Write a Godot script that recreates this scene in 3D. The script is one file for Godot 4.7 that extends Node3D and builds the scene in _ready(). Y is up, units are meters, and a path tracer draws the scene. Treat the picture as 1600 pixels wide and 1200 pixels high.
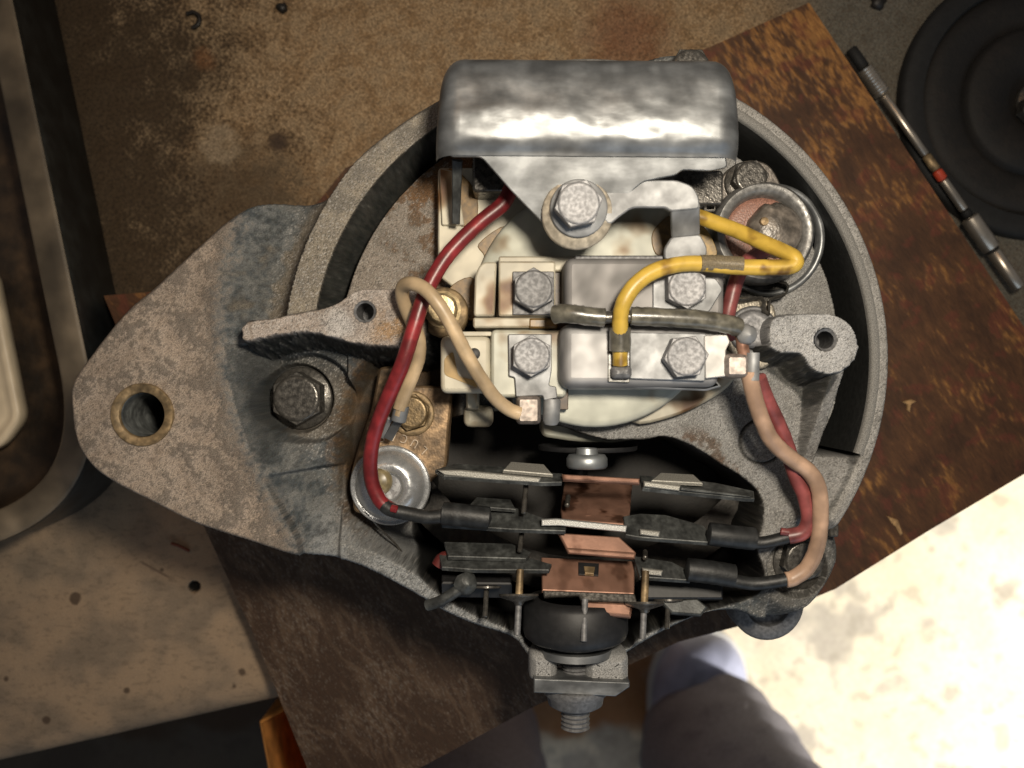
extends Node3D
# Close-up of an opened vehicle alternator standing on an oily board, seen from straight above.
# Plan units: 1 unit = 0.175 mm; x to the right, y towards the standing person, h upwards from the rim of the housing.
const U := 0.000175
const EYE := 1430.0
var PLAN := Transform3D(Basis(Vector3(U, 0, 0), Vector3(0, 0, U), Vector3(0, U, 0)), Vector3(-800 * U, 0, -600 * U))
var M := {}
var T := {}
var alt: Node3D
var nz_a: FastNoiseLite
var nz_b: FastNoiseLite
var nz_c: FastNoiseLite
var nz_d: FastNoiseLite


func _ready():
	# ---------------------------------------------------------------- camera, light, exposure
	var cam := Camera3D.new()
	cam.name = "camera"
	cam.position = Vector3(0, EYE * U, 0)
	cam.rotation_degrees = Vector3(-90, 0, 0)
	cam.near = 0.01
	cam.far = 20.0
	cam.fov = rad_to_deg(2.0 * atan(600.0 / EYE))
	var ca := CameraAttributesPhysical.new()
	ca.frustum_focal_length = 12.0 / (600.0 / EYE)
	ca.frustum_near = 0.01
	ca.frustum_far = 20.0
	ca.frustum_focus_distance = 0.255
	ca.exposure_aperture = 14.0
	cam.attributes = ca
	add_child(cam)
	cam.fov = rad_to_deg(2.0 * atan(600.0 / EYE))
	var env := Environment.new()
	env.background_mode = Environment.BG_COLOR
	env.background_color = Color(0.11, 0.109, 0.11).linear_to_srgb()
	env.tonemap_mode = Environment.TONE_MAPPER_LINEAR
	env.tonemap_exposure = 1.0
	env.sdfgi_enabled = true
	env.ssao_enabled = true
	env.ssil_enabled = true
	var we := WorldEnvironment.new()
	we.name = "environment"
	we.environment = env
	add_child(we)
	# the camera's flash, up and to the right of the lens
	spot("flash_lamp", Vector3(0.043, 0.262, -0.049), Vector3(0.012, -0.05, -0.002), 0.1, Color(1.0, 0.95, 0.87), 50.0, 1.0, 0.018)
	# hard daylight on the floor below the bench
	spot("daylight_lamp", Vector3(1.15, -0.02, 0.62), Vector3(0.4, -0.753, 0.25), 3.5, Color(1.0, 0.97, 0.91), 17.5, 0.55, 0.06)
	# soft cool daylight from the open side, low on the right
	area("doorway_lamp", Vector3(0.42, 0.3, 0.85), Vector3(0, -0.05, 0), Vector2(0.9, 0.5), 0.17, Color(0.8, 0.9, 1.0))
	# warm garage lamp from behind
	area("ceiling_lamp", Vector3(-0.25, 1.0, -0.6), Vector3(0, -0.1, 0), Vector2(0.5, 0.3), 0.06, Color(1.0, 0.72, 0.42))

	nz_a = noise(1, 0.02, 4)
	nz_b = noise(2, 0.08, 3)
	nz_c = noise(3, 0.3, 2)
	nz_d = noise(4, 0.006, 3)
	textures()
	materials()
	setting()
	alt = Node3D.new()
	alt.name = "alternator"
	alt.position = Vector3(0, 0, 0)
	tag(alt, "opened grey aluminium alternator with coloured wires standing on the oily wooden board", "alternator")
	add_child(alt)
	housing()
	regulators()
	cover()
	capacitor()
	left_terminals()
	rectifier()
	wires()
	bench_things()
	person()


# ==================================================================== lamps
func spot(called, at, to, energy, color, angle, soft, size):
	var l := SpotLight3D.new()
	l.name = called
	add_child(l)
	l.look_at_from_position(at, to, Vector3(0.01, 0, -1).normalized())
	l.light_energy = energy
	l.light_color = color
	l.spot_angle = angle
	l.spot_angle_attenuation = soft
	l.spot_range = 8.0
	l.spot_attenuation = 2.0
	l.light_size = size
	l.shadow_enabled = true


func area(called, at, to, size, energy, color):
	var l := AreaLight3D.new()
	l.name = called
	add_child(l)
	l.look_at_from_position(at, to, Vector3(0.01, 1, 0.02).normalized())
	l.area_size = size
	l.light_energy = energy
	l.light_color = color
	l.area_range = 8.0
	l.shadow_enabled = true


# ==================================================================== helpers
func noise(s, f, o) -> FastNoiseLite:
	var n := FastNoiseLite.new()
	n.seed = s
	n.noise_type = FastNoiseLite.TYPE_SIMPLEX_SMOOTH
	n.frequency = f
	n.fractal_octaves = o
	return n


func W(x, y, h) -> Vector3:
	return Vector3((x - 800.0) * U, h * U, (y - 600.0) * U)


func P(px, py, h) -> Vector3:
	var s = (EYE - h) / EYE
	return W(800.0 + (px - 800.0) * s, 600.0 + (py - 600.0) * s, h)


func R(px, py, h) -> Vector2:
	var s = (EYE - h) / EYE
	return Vector2(800.0 + (px - 800.0) * s, 600.0 + (py - 600.0) * s)


func pp(list: Array, h: float) -> PackedVector2Array:
	var a := PackedVector2Array()
	for i in range(0, list.size(), 2):
		a.append(R(list[i], list[i + 1], h))
	return a


func smoothed(a: PackedVector2Array, k := 4) -> PackedVector2Array:
	var o := PackedVector2Array()
	var n := a.size()
	for i in n:
		for j in k:
			o.append(a[i].cubic_interpolate(a[(i + 1) % n], a[(i - 1 + n) % n], a[(i + 2) % n], float(j) / k))
	return o


func rounded(a: PackedVector2Array, r: float, k := 4) -> PackedVector2Array:
	var o := PackedVector2Array()
	var n := a.size()
	for i in n:
		var p := a[i]
		var u := a[(i - 1 + n) % n] - p
		var v := a[(i + 1) % n] - p
		var q := minf(r, minf(u.length(), v.length()) * 0.48)
		var s := p + u.normalized() * q
		var e := p + v.normalized() * q
		for j in k + 1:
			var t := float(j) / k
			o.append(s.lerp(p, t).lerp(p.lerp(e, t), t))
	return o


func rect(x0, y0, x1, y1, h, r := 6.0, k := 4) -> PackedVector2Array:
	return rounded(pp([x0, y0, x1, y0, x1, y1, x0, y1], h), r, k)


func circle(c: Vector2, r: float, n := 32, turn := 0.0) -> PackedVector2Array:
	var o := PackedVector2Array()
	for i in n:
		o.append(c + Vector2.from_angle(turn + TAU * i / n) * r)
	return o


func begin() -> SurfaceTool:
	var st := SurfaceTool.new()
	st.begin(Mesh.PRIMITIVE_TRIANGLES)
	return st


func tri(st: SurfaceTool, a: Vector3, b: Vector3, c: Vector3, na: Vector3, nb: Vector3, nc: Vector3):
	var g := (a - c).cross(a - b)
	if g.length_squared() < 1e-18:
		return
	if g.dot(na + nb + nc) < 0.0:
		var t := b
		b = c
		c = t
		t = nb
		nb = nc
		nc = t
	st.set_normal(na)
	st.add_vertex(a)
	st.set_normal(nb)
	st.add_vertex(b)
	st.set_normal(nc)
	st.add_vertex(c)


func quad(st, a, b, c, d, na, nb, nc, nd):
	tri(st, a, b, c, na, nb, nc)
	tri(st, a, c, d, na, nc, nd)


func obj(called: String, st: SurfaceTool, m: Material, parent: Node3D) -> MeshInstance3D:
	var o := MeshInstance3D.new()
	o.name = called
	o.mesh = st.commit()
	o.material_override = m
	parent.add_child(o, true)
	if o.name.contains("@"):
		o.name = called
	return o


func tag(o, label := "", category := "", group := "", kind := ""):
	if label: o.set_meta("label", label)
	if category: o.set_meta("category", category)
	if group: o.set_meta("group", group)
	if kind: o.set_meta("kind", kind)


# a polygon drawn out along the third axis of xf, its upper edge rounded off
func prism(st: SurfaceTool, poly: PackedVector2Array, h0: float, h1: float, bevel := 2.0, xf := PLAN):
	var a: PackedVector2Array = poly.duplicate()
	var n := a.size()
	var area2 := 0.0
	for i in n:
		area2 += a[i].cross(a[(i + 1) % n])
	if area2 < 0.0:
		a.reverse()
	var en := PackedVector2Array()
	for i in n:
		var d: Vector2 = (a[(i + 1) % n] - a[i]).normalized()
		en.append(Vector2(d.y, -d.x))
	var inset := PackedVector2Array()
	var before := PackedVector2Array()
	var after := PackedVector2Array()
	for i in n:
		var e0 := en[(i - 1 + n) % n]
		var e1 := en[i]
		var m := (e0 + e1) / maxf(0.35, 1.0 + e0.dot(e1))
		inset.append(a[i] - m * bevel)
		if e0.dot(e1) > 0.75:
			before.append((e0 + e1).normalized())
			after.append((e0 + e1).normalized())
		else:
			before.append(e0)
			after.append(e1)
	var up := xf.basis.z.normalized()
	for i in n:
		var j := (i + 1) % n
		var n0 := (xf.basis * Vector3(after[i].x, after[i].y, 0)).normalized()
		var n1 := (xf.basis * Vector3(before[j].x, before[j].y, 0)).normalized()
		var b0 := xf * Vector3(a[i].x, a[i].y, h0)
		var b1 := xf * Vector3(a[j].x, a[j].y, h0)
		var t0 := xf * Vector3(a[i].x, a[i].y, h1 - bevel)
		var t1 := xf * Vector3(a[j].x, a[j].y, h1 - bevel)
		quad(st, b0, b1, t1, t0, n0, n1, n1, n0)
		var u0 := xf * Vector3(inset[i].x, inset[i].y, h1)
		var u1 := xf * Vector3(inset[j].x, inset[j].y, h1)
		var k0 := (n0 * 0.5 + up).normalized()
		var k1 := (n1 * 0.5 + up).normalized()
		quad(st, t0, t1, u1, u0, (n0 + up * 0.4).normalized(), (n1 + up * 0.4).normalized(), k1, k0)
	var ids := Geometry2D.triangulate_polygon(inset)
	for i in range(0, ids.size(), 3):
		tri(st, xf * v3(inset[ids[i]], h1), xf * v3(inset[ids[i + 1]], h1), xf * v3(inset[ids[i + 2]], h1), up, up, up)
	ids = Geometry2D.triangulate_polygon(a)
	for i in range(0, ids.size(), 3):
		tri(st, xf * v3(a[ids[i]], h0), xf * v3(a[ids[i + 1]], h0), xf * v3(a[ids[i + 2]], h0), -up, -up, -up)


func v3(p: Vector2, h: float) -> Vector3:
	return Vector3(p.x, p.y, h)


# a flat sheet whose outer face runs through the given points (three numbers each); facing says which way that face looks
func sheet(st: SurfaceTool, list: Array, thick: float, bevel := 1.5, facing := Vector3(0, 1, 0), round_r := 0.0):
	var w := []
	for i in range(0, list.size(), 3):
		w.append(P(list[i], list[i + 1], list[i + 2]))
	var nn := Vector3.ZERO
	for i in w.size():
		nn += (w[i] as Vector3).cross(w[(i + 1) % w.size()])
	nn = nn.normalized()
	if nn.dot(facing) < 0.0:
		nn = -nn
	var ex: Vector3 = (w[1] - w[0]).normalized()
	ex = (ex - nn * ex.dot(nn)).normalized()
	var ey := nn.cross(ex)
	var xf := Transform3D(Basis(ex * U, ey * U, nn * U), w[0])
	var poly := PackedVector2Array()
	for p in w:
		var d: Vector3 = p - w[0]
		poly.append(Vector2(d.dot(ex), d.dot(ey)) / U)
	if round_r > 0.0:
		poly = rounded(poly, round_r)
	prism(st, poly, -thick, 0.0, bevel, xf)


func frame_of(at: Vector3, axis: Vector3, turn := 0.0) -> Transform3D:
	var a := axis.normalized()
	var x := a.cross(Vector3(0, 0, 1) if absf(a.z) < 0.9 else Vector3(1, 0, 0)).normalized()
	x = x.rotated(a, turn)
	return Transform3D(Basis(x * U, a.cross(x) * U, a * U), at)


# profile of (radius, distance along the axis), outside first from the bottom up, turned about the axis
func lathe(st: SurfaceTool, prof: Array, at: Vector3, axis := Vector3(0, 1, 0), segs := 32, rough := 0.0):
	var xf := frame_of(at, axis)
	var m := prof.size()
	var fn := []
	for i in m - 1:
		var d: Vector2 = (prof[i + 1] - prof[i])
		fn.append(Vector2(d.y, -d.x).normalized())
	for i in m - 1:
		var na: Vector2 = fn[i]
		var nb: Vector2 = fn[i]
		if i > 0 and (fn[i - 1] as Vector2).dot(fn[i]) > 0.6:
			na = (fn[i - 1] + fn[i]).normalized()
		if i < m - 2 and (fn[i + 1] as Vector2).dot(fn[i]) > 0.6:
			nb = (fn[i + 1] + fn[i]).normalized()
		for k in segs:
			var c0 := Vector2.from_angle(TAU * k / segs)
			var c1 := Vector2.from_angle(TAU * (k + 1) / segs)
			var r0: float = prof[i].x
			var r1: float = prof[i + 1].x
			var w0 := 1.0
			var w1 := 1.0
			if rough > 0.0:
				w0 = 1.0 + rough * nz_b.get_noise_2d(c0.x * 40.0 + at.x * 9000.0, c0.y * 40.0)
				w1 = 1.0 + rough * nz_b.get_noise_2d(c1.x * 40.0 + at.x * 9000.0, c1.y * 40.0)
			var p0 := xf * Vector3(c0.x * r0 * w0, c0.y * r0 * w0, prof[i].y)
			var p1 := xf * Vector3(c1.x * r0 * w1, c1.y * r0 * w1, prof[i].y)
			var q0 := xf * Vector3(c0.x * r1 * w0, c0.y * r1 * w0, prof[i + 1].y)
			var q1 := xf * Vector3(c1.x * r1 * w1, c1.y * r1 * w1, prof[i + 1].y)
			var m0 := (xf.basis * Vector3(c0.x * na.x, c0.y * na.x, na.y)).normalized()
			var m1 := (xf.basis * Vector3(c1.x * na.x, c1.y * na.x, na.y)).normalized()
			var o0 := (xf.basis * Vector3(c0.x * nb.x, c0.y * nb.x, nb.y)).normalized()
			var o1 := (xf.basis * Vector3(c1.x * nb.x, c1.y * nb.x, nb.y)).normalized()
			quad(st, p0, p1, q1, q0, m0, m1, o1, o0)


func V(x, y) -> Vector2:
	return Vector2(x, y)


func disc_prof(r: float, h0: float, h1: float, b := 2.0, hole := 0.0) -> Array:
	if hole > 0.0:
		return [V(r, h0), V(r, h1 - b), V(r - b, h1), V(hole + b, h1), V(hole, h1 - b), V(hole, h0)]
	return [V(r, h0), V(r, h1 - b), V(r - b, h1), V(0.01, h1)]


# a hexagon head with a chamfered round top face
func hex_head(st: SurfaceTool, at: Vector3, r: float, tall: float, turn := 0.0, axis := Vector3(0, 1, 0), dish := 0.0):
	var xf := frame_of(at, axis, turn)
	prism(st, circle(Vector2.ZERO, r, 6), 0.0, tall - 3.0, 1.0, xf)
	lathe(st, [V(r * 0.87, tall - 4.0), V(r * 0.86, tall - 2.0), V(r * 0.78, tall), V(r * 0.7, tall - dish * 0.3), V(r * 0.3, tall - dish), V(0.01, tall - dish)], at, axis, 24)


func bolt(called: String, px, py, h, r, tall, m, parent, turn := 0.0, washer := 0.0, wm = null, dish := 0.0):
	var st := begin()
	hex_head(st, P(px, py, h), r, tall, turn, Vector3(0, 1, 0), dish)
	var o := obj(called, st, m, parent)
	if washer > 0.0:
		st = begin()
		lathe(st, disc_prof(washer, -10.0, 3.0, 1.5), P(px, py, h))
		obj("washer", st, wm if wm else m, parent)
	return o


func tube(st: SurfaceTool, pts: Array, r: float, sides := 14, sub := 8, wob := 0.0):
	var path := []
	var n := pts.size()
	for i in n - 1:
		var p0: Vector3 = pts[max(i - 1, 0)]
		var p1: Vector3 = pts[i]
		var p2: Vector3 = pts[i + 1]
		var p3: Vector3 = pts[min(i + 2, n - 1)]
		for j in sub:
			path.append(p1.cubic_interpolate(p2, p0, p3, float(j) / sub))
	path.append(pts[n - 1])
	var t0: Vector3 = (path[1] - path[0]).normalized()
	var x := t0.cross(Vector3(0, 1, 0) if absf(t0.y) < 0.9 else Vector3(1, 0, 0)).normalized()
	var rings := []
	var norms := []
	for i in path.size():
		var t: Vector3 = (path[min(i + 1, path.size() - 1)] - path[max(i - 1, 0)]).normalized()
		x = (x - t * x.dot(t)).normalized()
		var y := t.cross(x)
		var ring := []
		var nr := []
		for k in sides:
			var a := TAU * k / sides
			var d := x * cos(a) + y * sin(a)
			var rr := r * U * (1.0 + wob * nz_a.get_noise_3d(path[i].x * 30000.0, path[i].z * 30000.0, k * 4.0))
			ring.append(path[i] + d * rr)
			nr.append(d)
		rings.append(ring)
		norms.append(nr)
	for i in path.size() - 1:
		for k in sides:
			var l := (k + 1) % sides
			quad(st, rings[i][k], rings[i][l], rings[i + 1][l], rings[i + 1][k], norms[i][k], norms[i][l], norms[i + 1][l], norms[i + 1][k])
	for e in [0, path.size() - 1]:
		var t: Vector3 = (path[0] - path[1]).normalized() if e == 0 else (path[e] - path[e - 1]).normalized()
		for k in sides:
			tri(st, path[e] + t * r * U * 0.25, rings[e][k], rings[e][(k + 1) % sides], t, (t + norms[e][k]).normalized(), (t + norms[e][(k + 1) % sides]).normalized())


func wire(called: String, list: Array, r: float, m: Material, parent: Node3D, wob := 0.05) -> MeshInstance3D:
	var st := begin()
	var p := []
	for i in range(0, list.size(), 3):
		p.append(P(list[i], list[i + 1], list[i + 2]))
	tube(st, p, r, 14, 8, wob)
	return obj(called, st, m, parent)


# a closed outline swept through a profile of (offset outwards, height)
func ring_loft(st: SurfaceTool, poly: PackedVector2Array, prof: Array, xf := PLAN, cap := true, stretch = null, lowest = null, dents := 0.0):
	var a: PackedVector2Array = poly.duplicate()
	var n := a.size()
	var area2 := 0.0
	for i in n:
		area2 += a[i].cross(a[(i + 1) % n])
	if area2 < 0.0:
		a.reverse()
	var nn := PackedVector2Array()
	for i in n:
		var d: Vector2 = (a[(i + 1) % n] - a[(i - 1 + n) % n]).normalized()
		nn.append(Vector2(d.y, -d.x))
	var m := prof.size()
	var fn := []
	for i in m - 1:
		var d: Vector2 = prof[i + 1] - prof[i]
		fn.append(Vector2(d.y, -d.x).normalized())
	var at := func(i, k):
		var o: float = prof[i].x
		var h: float = prof[i].y
		if stretch: o *= stretch.call(nn[k])
		if lowest: h = maxf(h, lowest.call(nn[k]))
		var q := a[k] + nn[k] * o
		if dents > 0.0: h += dents * nz_a.get_noise_2d(q.x * 0.6, q.y * 0.9)
		return xf * Vector3(q.x, q.y, h)
	for i in m - 1:
		var na: Vector2 = fn[i]
		var nb: Vector2 = fn[i]
		if i > 0 and (fn[i - 1] as Vector2).dot(fn[i]) > 0.5:
			na = (fn[i - 1] + fn[i]).normalized()
		if i < m - 2 and (fn[i + 1] as Vector2).dot(fn[i]) > 0.5:
			nb = (fn[i + 1] + fn[i]).normalized()
		for k in n:
			var l := (k + 1) % n
			var m0 := (xf.basis * Vector3(nn[k].x * na.x, nn[k].y * na.x, na.y)).normalized()
			var m1 := (xf.basis * Vector3(nn[l].x * na.x, nn[l].y * na.x, na.y)).normalized()
			var o0 := (xf.basis * Vector3(nn[k].x * nb.x, nn[k].y * nb.x, nb.y)).normalized()
			var o1 := (xf.basis * Vector3(nn[l].x * nb.x, nn[l].y * nb.x, nb.y)).normalized()
			quad(st, at.call(i, k), at.call(i, l), at.call(i + 1, l), at.call(i + 1, k), m0, m1, o1, o0)
	if cap:
		var c := Vector3.ZERO
		for k in n:
			c += at.call(m - 1, k)
		c /= n
		var up := xf.basis.z.normalized()
		for k in n:
			tri(st, c, at.call(m - 1, k), at.call(m - 1, (k + 1) % n), up, up, up)


# a smooth skin over rows of points, its outside upwards or away from the middle
func shell(st: SurfaceTool, rows: Array):
	var m := rows.size()
	var n: int = rows[0].size()
	var nn := []
	for j in m:
		var r := []
		for i in n:
			var du: Vector3 = rows[j][mini(i + 1, n - 1)] - rows[j][maxi(i - 1, 0)]
			var dv: Vector3 = rows[mini(j + 1, m - 1)][i] - rows[maxi(j - 1, 0)][i]
			r.append(dv.cross(du).normalized())
		nn.append(r)
	for j in m - 1:
		for i in n - 1:
			quad(st, rows[j][i], rows[j][i + 1], rows[j + 1][i + 1], rows[j + 1][i], nn[j][i], nn[j][i + 1], nn[j + 1][i + 1], nn[j + 1][i])


func sst(a: float, b: float, x: float) -> float:
	return smoothstep(a, b, x)


# ==================================================================== textures and materials
func seamless(s: int, f: float, o: int, lo: float, hi: float, size := 256, contrast := 1.0, kind := FastNoiseLite.TYPE_SIMPLEX_SMOOTH) -> ImageTexture:
	var n := noise(s, f, o)
	n.noise_type = kind
	var im := n.get_seamless_image(size, size, false, false, 0.15, true)
	im.convert(Image.FORMAT_RGB8)
	var d := im.get_data()
	for i in d.size():
		var v := clampf((d[i] / 255.0 - 0.5) * contrast + 0.5, 0.0, 1.0)
		d[i] = int(255.0 * lerpf(lo, hi, v))
	return ImageTexture.create_from_image(Image.create_from_data(size, size, false, Image.FORMAT_RGB8, d))


func textures():
	T.grain = seamless(11, 0.04, 4, 0.72, 1.0, 256, 1.7)
	T.speckle = seamless(12, 0.12, 3, 0.72, 1.0, 256, 2.0)
	T.blotch = seamless(13, 0.018, 5, 0.55, 1.0, 256, 1.8)
	T.soft = seamless(14, 0.012, 3, 0.82, 1.0, 256, 1.6)
	T.rough = seamless(15, 0.05, 4, 0.45, 1.0, 256, 2.0)
	T.fine = seamless(19, 0.14, 2, 0.78, 1.0, 256, 1.8)
	T.smudge = seamless(20, 0.016, 5, 0.72, 1.0, 256, 1.6)
	T.stainy = tinted(17, 0.02, 4, Color(1, 1, 1), Color(0.42, 0.34, 0.28), 0.56, 0.8)
	T.varnish = tinted(18, 0.014, 4, Color(1, 1, 1), Color(0.5, 0.33, 0.16), 0.6, 0.9)
	T.bump = seamless(16, 0.11, 3, 0.0, 1.0, 256, 1.5)


# white with patches of a tint between two thresholds
func tinted(s: int, f: float, o: int, c0: Color, c1: Color, lo: float, hi: float, size := 256) -> ImageTexture:
	var n := noise(s, f, o)
	var im := n.get_seamless_image(size, size, false, false, 0.15, true)
	im.convert(Image.FORMAT_L8)
	var g := im.get_data()
	var d := PackedByteArray()
	d.resize(size * size * 3)
	for i in g.size():
		var c := c0.lerp(c1, smoothstep(lo, hi, g[i] / 255.0))
		d[i * 3] = c.r8
		d[i * 3 + 1] = c.g8
		d[i * 3 + 2] = c.b8
	return ImageTexture.create_from_image(Image.create_from_data(size, size, false, Image.FORMAT_RGB8, d))


func mat(called: String, c: Color, rough: float, metal: float, o := {}) -> StandardMaterial3D:
	var m := StandardMaterial3D.new()
	m.resource_name = called
	m.albedo_color = c.linear_to_srgb()
	m.roughness = rough
	m.metallic = metal
	m.metallic_specular = o.get("spec", 0.5)
	m.uv1_triplanar = true
	m.uv1_scale = Vector3.ONE * o.get("scale", 45.0)
	if o.has("tex"):
		m.albedo_texture = T[o.tex]
	if o.has("rtex"):
		m.roughness_texture = T[o.rtex]
	if o.has("bump"):
		m.heightmap_enabled = true
		m.heightmap_texture = T.bump
		m.heightmap_scale = o.bump * 0.25
	if o.has("over"):
		m.detail_enabled = true
		m.detail_albedo = T[o.over]
		m.detail_blend_mode = BaseMaterial3D.BLEND_MODE_MUL
		m.detail_uv_layer = BaseMaterial3D.DETAIL_UV_2
		m.uv2_triplanar = true
		m.uv2_scale = Vector3.ONE * o.get("over_scale", 14.0)
	if o.get("vc", false):
		m.vertex_color_use_as_albedo = true
	if o.has("coat"):
		m.clearcoat_enabled = true
		m.clearcoat = o.coat
		m.clearcoat_roughness = 0.25
	if o.has("sss"):
		m.subsurf_scatter_enabled = true
		m.subsurf_scatter_strength = o.sss
	if o.has("rim"):
		m.rim_enabled = true
		m.rim = o.rim
		m.rim_tint = 0.4
	return m


func materials():
	M.cast = mat("cast_aluminium", Color(0.86, 0.86, 0.86), 0.7, 0.08, {"vc": true, "tex": "speckle", "scale": 75.0, "bump": 0.012, "spec": 0.38})
	M.zinc = mat("zinc_sheet", Color(0.43, 0.445, 0.455), 0.42, 0.68, {"tex": "smudge", "scale": 34.0, "over": "smudge", "over_scale": 22.0, "bump": 0.002})
	M.zinc.uv1_scale = Vector3(16, 34, 40)
	M.bright = mat("bright_zinc", Color(0.46, 0.47, 0.48), 0.6, 0.5, {"tex": "soft", "scale": 40.0, "over": "smudge", "over_scale": 30.0, "bump": 0.002})
	M.can = mat("dull_aluminium", Color(0.3, 0.29, 0.285), 0.65, 0.35, {"tex": "soft", "scale": 25.0, "over": "soft", "over_scale": 26.0, "bump": 0.003})
	M.steel = mat("worn_steel", Color(0.22, 0.22, 0.225), 0.62, 0.45, {"tex": "grain", "scale": 60.0, "bump": 0.006})
	M.dark_steel = mat("oily_steel", Color(0.12, 0.112, 0.1), 0.45, 0.55, {"tex": "grain", "scale": 50.0, "bump": 0.012, "rtex": "rough"})
	M.head = mat("bolt_face", Color(0.35, 0.35, 0.36), 0.62, 0.45, {"tex": "grain", "scale": 70.0, "bump": 0.006})
	M.brass = mat("brass", Color(0.52, 0.37, 0.2), 0.55, 0.45, {"tex": "grain", "scale": 40.0, "over": "blotch", "over_scale": 30.0, "bump": 0.01})
	M.copper = mat("copper", Color(0.37, 0.205, 0.145), 0.52, 0.5, {"tex": "soft", "scale": 40.0, "over": "stainy", "over_scale": 14.0, "bump": 0.006})
	M.plate = mat("black_oxide_plate", Color(0.135, 0.143, 0.14), 0.5, 0.35, {"tex": "grain", "scale": 60.0, "over": "blotch", "over_scale": 30.0, "bump": 0.012})
	M.plate_edge = mat("rubbed_plate_edge", Color(0.42, 0.41, 0.37), 0.5, 0.5, {"tex": "speckle", "scale": 80.0, "bump": 0.01})
	M.cream = mat("cream_nylon", Color(0.57, 0.53, 0.42), 0.5, 0.0, {"tex": "soft", "scale": 25.0, "over": "varnish", "over_scale": 9.0, "bump": 0.004})
	M.pale = mat("pale_nylon", Color(0.56, 0.565, 0.48), 0.5, 0.0, {"tex": "soft", "scale": 25.0, "over": "varnish", "over_scale": 9.0, "bump": 0.004})
	M.stained = mat("varnish_stain", Color(0.2, 0.115, 0.03), 0.4, 0.0, {"tex": "grain", "scale": 40.0})
	M.red = mat("red_insulation", Color(0.33, 0.03, 0.035), 0.38, 0.0, {"tex": "soft", "scale": 40.0, "over": "blotch", "over_scale": 22.0, "bump": 0.004})
	M.pink = mat("faded_red_insulation", Color(0.44, 0.115, 0.11), 0.4, 0.0, {"tex": "soft", "scale": 40.0, "over": "blotch", "over_scale": 22.0, "bump": 0.004})
	M.yellow = mat("yellow_insulation", Color(0.58, 0.385, 0.06), 0.4, 0.0, {"tex": "soft", "scale": 40.0, "over": "stainy", "over_scale": 15.0, "bump": 0.003})
	M.tan = mat("tan_insulation", Color(0.66, 0.49, 0.3), 0.42, 0.0, {"tex": "soft", "scale": 40.0, "over": "smudge", "over_scale": 22.0, "bump": 0.004})
	M.flesh = mat("pink_beige_insulation", Color(0.64, 0.42, 0.29), 0.42, 0.0, {"tex": "soft", "scale": 40.0, "over": "smudge", "over_scale": 22.0, "bump": 0.004})
	M.sleeve = mat("grey_rubber_sleeve", Color(0.23, 0.215, 0.17), 0.3, 0.0, {"tex": "grain", "scale": 30.0, "coat": 0.4, "over": "blotch", "over_scale": 40.0, "bump": 0.006})
	M.black = mat("black_sleeving", Color(0.03, 0.032, 0.033), 0.5, 0.0, {"tex": "grain", "scale": 40.0, "over": "blotch", "over_scale": 50.0, "bump": 0.01})
	M.bakelite = mat("black_bakelite", Color(0.014, 0.014, 0.015), 0.55, 0.0, {"tex": "grain", "scale": 40.0, "bump": 0.003})
	M.resin = mat("grey_resin", Color(0.3, 0.26, 0.22), 0.35, 0.1, {"tex": "grain", "scale": 40.0, "over": "blotch", "over_scale": 40.0, "bump": 0.02})
	M.rust_resin = mat("reddish_resin", Color(0.3, 0.15, 0.11), 0.45, 0.0, {"tex": "speckle", "scale": 50.0, "bump": 0.02})
	M.plate_tan = mat("tarnished_plate", Color(0.48, 0.32, 0.18), 0.5, 0.35, {"tex": "grain", "scale": 40.0, "over": "blotch", "over_scale": 22.0, "bump": 0.012})
	M.dome = mat("spun_aluminium", Color(0.6, 0.61, 0.62), 0.4, 0.65, {"tex": "soft", "scale": 40.0, "bump": 0.004, "rtex": "rough"})
	M.tray = mat("tray_enamel", Color(0.27, 0.21, 0.14), 0.55, 0.1, {"tex": "soft", "scale": 14.0, "over": "blotch", "over_scale": 5.0, "bump": 0.006})
	M.tray_side = mat("tray_oily_side", Color(0.05, 0.056, 0.054), 0.42, 0.1, {"tex": "grain", "scale": 12.0, "over": "blotch", "over_scale": 8.0, "bump": 0.01})
	M.tray_floor = mat("tray_rusty_floor", Color(0.085, 0.05, 0.024), 0.6, 0.0, {"tex": "grain", "scale": 12.0, "over": "blotch", "over_scale": 7.0, "bump": 0.02})
	M.lid = mat("cream_enamel_lid", Color(0.8, 0.66, 0.46), 0.45, 0.0, {"tex": "soft", "scale": 14.0})
	M.drum = mat("oily_iron", Color(0.013, 0.009, 0.006), 0.75, 0.0, {"tex": "grain", "scale": 20.0, "over": "blotch", "over_scale": 8.0, "bump": 0.03})
	M.drum_rim = mat("oily_iron_rim", Color(0.006, 0.006, 0.006), 0.75, 0.0, {"tex": "grain", "scale": 20.0, "bump": 0.02})
	M.chrome = mat("chrome", Color(0.62, 0.55, 0.46), 0.33, 0.85, {"tex": "soft", "scale": 30.0})
	M.red_paint = mat("red_paint", Color(0.42, 0.05, 0.02), 0.5, 0.0, {})
	M.orange_wood = mat("bare_timber", Color(0.85, 0.36, 0.08), 0.7, 0.0, {"tex": "grain", "scale": 8.0, "bump": 0.02})
	M.cloth = mat("charcoal_cotton", Color(0.19, 0.18, 0.225), 0.9, 0.0, {"tex": "grain", "scale": 30.0, "bump": 0.04, "rim": 0.3})
	M.shoe = mat("pale_blue_leather", Color(0.4, 0.43, 0.6), 0.6, 0.0, {"tex": "soft", "scale": 10.0, "bump": 0.01})
	M.sole = mat("white_sole", Color(0.5, 0.5, 0.5), 0.7, 0.0, {})
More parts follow.
